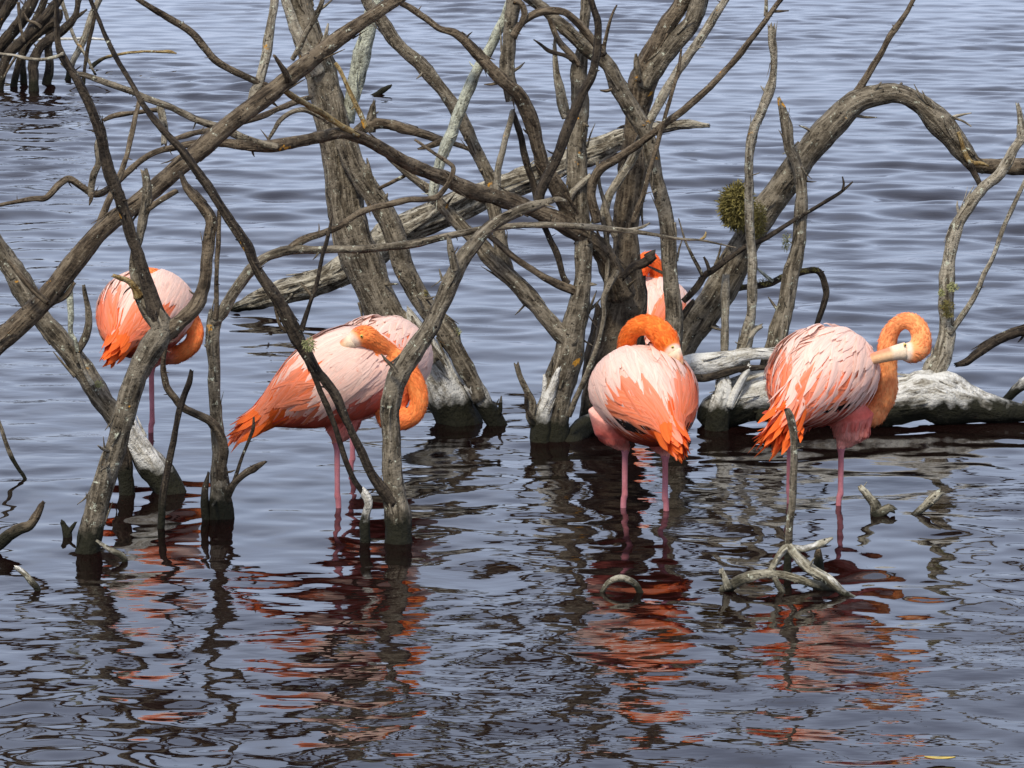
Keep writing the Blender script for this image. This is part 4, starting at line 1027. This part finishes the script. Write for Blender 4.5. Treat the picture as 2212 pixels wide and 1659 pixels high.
    for sgn, W in ((1, wings[0]), (-1, wings[1])):
        # flight feathers showing below the coverts
        for k in range(26):
            th = math.radians(random.uniform(48, 104)) * sgn
            uu = random.uniform(.40, .66)
            L_ = random.uniform(.14, .25)
            pts, nr = feather_path(B, uu, th, L_, -0.16 if abs(th) > 1.4 else 0.10, 0.003, random.uniform(.006, .012), random.gauss(0, .07 + .2 * ruffle), droop=0.12, n=8)
            cc = ORANGE * random.uniform(.88, 1.1) * .85 + PEACH * .15
            W.add(pts, nr, random.uniform(.020, .030) * scale, cc, cc * .8 + PEACH * .25, PEACH, point=.04)
        # long pale scapulars and coverts draped over them
        for k in range(60):
            th = math.radians(random.uniform(16, 92)) * sgn
            uu = random.uniform(.14, .42)
            L_ = random.uniform(.12, .22)
            pts, nr = feather_path(B, uu, th, L_, 0.35, 0.008, random.uniform(.006, .010) + ruffle * random.random() ** 2 * .026, random.gauss(0, .10 + .35 * ruffle), droop=0.1, n=8)
            cc = tone(uu, th, -0.10 + wing_dark)
            W.add(pts, nr, random.uniform(.022, .034) * scale, cc, cc * .5 + PALE * .5, cc * .5 + PALE * .5, point=.06)
        # a few black primaries peeping out under the wing
        for k in range(black):
            th = math.radians(random.uniform(102, 118)) * sgn
            pts, nr = feather_path(B, random.uniform(.50, .62), th, random.uniform(.14, .19), -0.1, .002, .006, random.gauss(0, .04), n=8)
            W.add(pts, nr, .024 * scale, BLACK, BLACK, None, point=.1)
        # tertials gathering towards the tail
        for k in range(16):
            th = math.radians(random.uniform(20, 75)) * sgn
            pts, nr = feather_path(B, random.uniform(.58, .76), th, random.uniform(.15, .22) * tail_len, -0.12, .005, random.uniform(.008, .014), random.gauss(0, .08 + .06 * ruffle), droop=0.24, n=8)
            cc = ORANGE * .75 + PEACH * .25 * random.uniform(.8, 1.2)
            W.add(pts, nr, random.uniform(.020, .028) * scale, cc * .8 + PALE * .2, ORANGE * random.uniform(.85, 1.1), PEACH, point=.03)
    for k in range(16):
        th = math.radians(random.uniform(-95, 95))
        pts, nr = feather_path(B, .84, th, random.uniform(.10, .15) * tail_len, 0.0, .0, .006, random.gauss(0, .06), droop=0.12, n=7)
        tail.add(pts, nr, .021 * scale, ORANGE * .8 + PEACH * .2, RED if k % 3 == 0 else ORANGE * .9, PEACH, point=.06)
    wings[0].build('wing', root); wings[1].build('wing', root)
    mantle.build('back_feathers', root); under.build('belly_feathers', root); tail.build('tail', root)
    # --- bill, eye
    if bill:
        bp3 = [P(x, y, Y + dy) for (x, y, dy, r) in bill]; brd = [b_[3] for b_ in bill]
        t2 = Tube(); cb, rb, _ = t2.add(bp3, brd, sides=12, rough=0.03, wob=0, jag1=0, seed=seed)
        n_ = len(cb)
        cols = []
        for i in range(n_):
            fr = i / (n_ - 1)
            cc = np.array((0.78, 0.60, 0.42)) if fr < .22 else np.array((0.76, 0.50, 0.28)) * (1 - (fr - .22)) + np.array((0.66, 0.26, 0.10)) * (fr - .22)
            if fr > .88: cc = BLACK
            for k in range(12):
                hz = (t2.v[i * 12 + k].z - cb[i].z) / rb[i]
                c2 = cc
                if .25 < fr <= .88:
                    if hz > .35: c2 = np.array((0.72, 0.24, 0.13))
                    elif -.15 < hz < .12: c2 = cc * .55
                cols.append((*c2, 1))
        cols += [(0.8, .62, .48, 1), (*BLACK, 1)]
        mesh_obj('bill', t2.v, t2.f, M['plumage'], root, True, {'Col': ('FLOAT_COLOR', cols)})
    if eye:
        p = P(eye[0], eye[1], Y + eye[2])
        bm = bmesh.new(); bmesh.ops.create_uvsphere(bm, u_segments=12, v_segments=8, radius=0.0050)
        v = [p + x.co for x in bm.verts]; f = [tuple(q.index for q in fc.verts) for fc in bm.faces]; bm.free()
        e = mesh_obj('eye', v, f, M['eye'], root)
        bm = bmesh.new(); bmesh.ops.create_uvsphere(bm, u_segments=10, v_segments=6, radius=0.0026)
        v = [p + x.co + Vector((0, -0.0034, 0)) for x in bm.verts]; f = [tuple(q.index for q in fc.verts) for fc in bm.faces]; bm.free()
        mesh_obj('pupil', v, f, M['pupil'], e)
    return root

YA = GY(1096)
# sleeping, side on
flamingo('sleeping flamingo side on, head tucked into its back, tail to the slender snag', (728, 836), YA, 4, 21,
         neck=[(842, 895, -.02, .044), (868, 905, -.04, .034), (892, 897, -.05, .029), (904, 872, -.05, .028), (902, 842, -.05, .028), (890, 812, -.05, .028), (866, 783, -.05, .028), (838, 762, -.05, .030), (812, 742, -.08, .033), (790, 727, -.10, .036), (772, 729, -.11, .030), (758, 736, -.11, .022)],
         legs=[(728, 958, 0.0)], bill=[(764, 735, -.115, .025), (747, 745, -.105, .021), (722, 757, -.08, .014)],
         eye=(781, 726, -.138), neck_col=(0.90, 0.27, 0.07), thighs=[(745, 880, 0)], seed=2, tail_len=1.5, black=0, pale=0.02)
# ruffled, behind it
flamingo('pale ruffled flamingo seen over the back of the sleeping one', (815, 800), GY(1012), 70, -2,
         neck=[(868, 800, .27, .036), (862, 760, .25, .03), (840, 735, .22, .03), (822, 735, .18, .035), (815, 750, .14, .026)],
         legs=[(761, 905, -.02)], thighs=[(790, 860, 0)], seed=3, ruffle=0.3, pale=0.4)
# on one leg, far left
flamingo('flamingo on one leg behind the forked snag, neck curled out to one side', (312, 697), GY(936), 74, 9,
         neck=[(352, 752, .16, .042), (372, 766, .08, .033), (394, 761, .04, .030), (415, 743, .03, .030), (422, 720, .04, .030), (416, 698, .07, .029), (398, 668, .12, .028), (372, 632, .15, .028), (345, 607, .10, .031), (326, 598, .04, .033), (314, 605, .0, .026)],
         legs=[(327, 797, .02)], bill=[(312, 608, -.02, .02), (302, 622, -.05, .016), (298, 640, -.06, .012)], seed=4, neck_col=(0.90, 0.26, 0.07), thighs=[(330, 740, .02)])
# looping neck, from behind
flamingo('flamingo seen from behind with a bright orange neck looped over its back', (1394, 876), GY(1097), 107, 11,
         neck=[(1352, 830, .25, .040), (1353, 790, .20, .033), (1354, 758, .16, .030), (1357, 728, .13, .029), (1374, 708, .10, .029), (1402, 703, .07, .031), (1424, 717, .04, .038), (1440, 738, .02, .040), (1451, 754, .01, .030), (1457, 764, .0, .02)],
         legs=[(1350, 973, .02), (1437, 985, -.03)], bill=[(1455, 760, -.005, .024), (1464, 776, -.01, .017), (1468, 792, -.01, .012)], eye=(1453, 750, -.032),
         neck_col=(0.90, 0.21, 0.03), thighs=[(1318, 905, .02), (1425, 920, -.02)], seed=5, tail_len=1.25)
# hidden behind the trunks
flamingo('flamingo mostly hidden behind the many trunked tree', (1404, 697), 15.0, 88, 4,
         neck=[(1425, 640, .16, .045), (1424, 612, .10, .037), (1419, 585, .06, .032), (1410, 564, .04, .030), (1396, 560, .03, .030), (1388, 575, .01, .034), (1384, 595, .0, .026)],
         legs=[(1380, 790, 0), (1425, 790, 0)], seed=6, neck_col=(0.88, 0.16, 0.03), pale=0.3)
# preening
flamingo('preening flamingo with ruffled back, bill drawn across to its wing', (1774, 836), GY(1090), 60, 11,
         neck=[(1874, 888, .11, .047), (1899, 870, .09, .040), (1913, 842, .07, .036), (1917, 793, .06, .032), (1916, 755, .05, .031), (1921, 726, .045, .029), (1937, 702, .03, .027), (1960, 693, .01, .027), (1981, 705, -.01, .029), (1990, 730, -.02, .031), (1985, 752, -.03, .035), (1969, 761, -.035, .034), (1953, 759, -.04, .027)],
         legs=[(1817, 968, -.01), (1706, 955, .03)], bill=[(1955, 759, -.042, .029), (1938, 761, -.045, .0245), (1912, 768, -.05, .0205), (1880, 777, -.05, .018), (1850, 790, -.05, .011)],
         eye=(1955, 745, -.066), neck_col=(0.92, 0.36, 0.13), thighs=[(1842, 908, .02), (1712, 895, .02)], seed=7, ruffle=0.6, pale=0.06, tail_len=1.2)
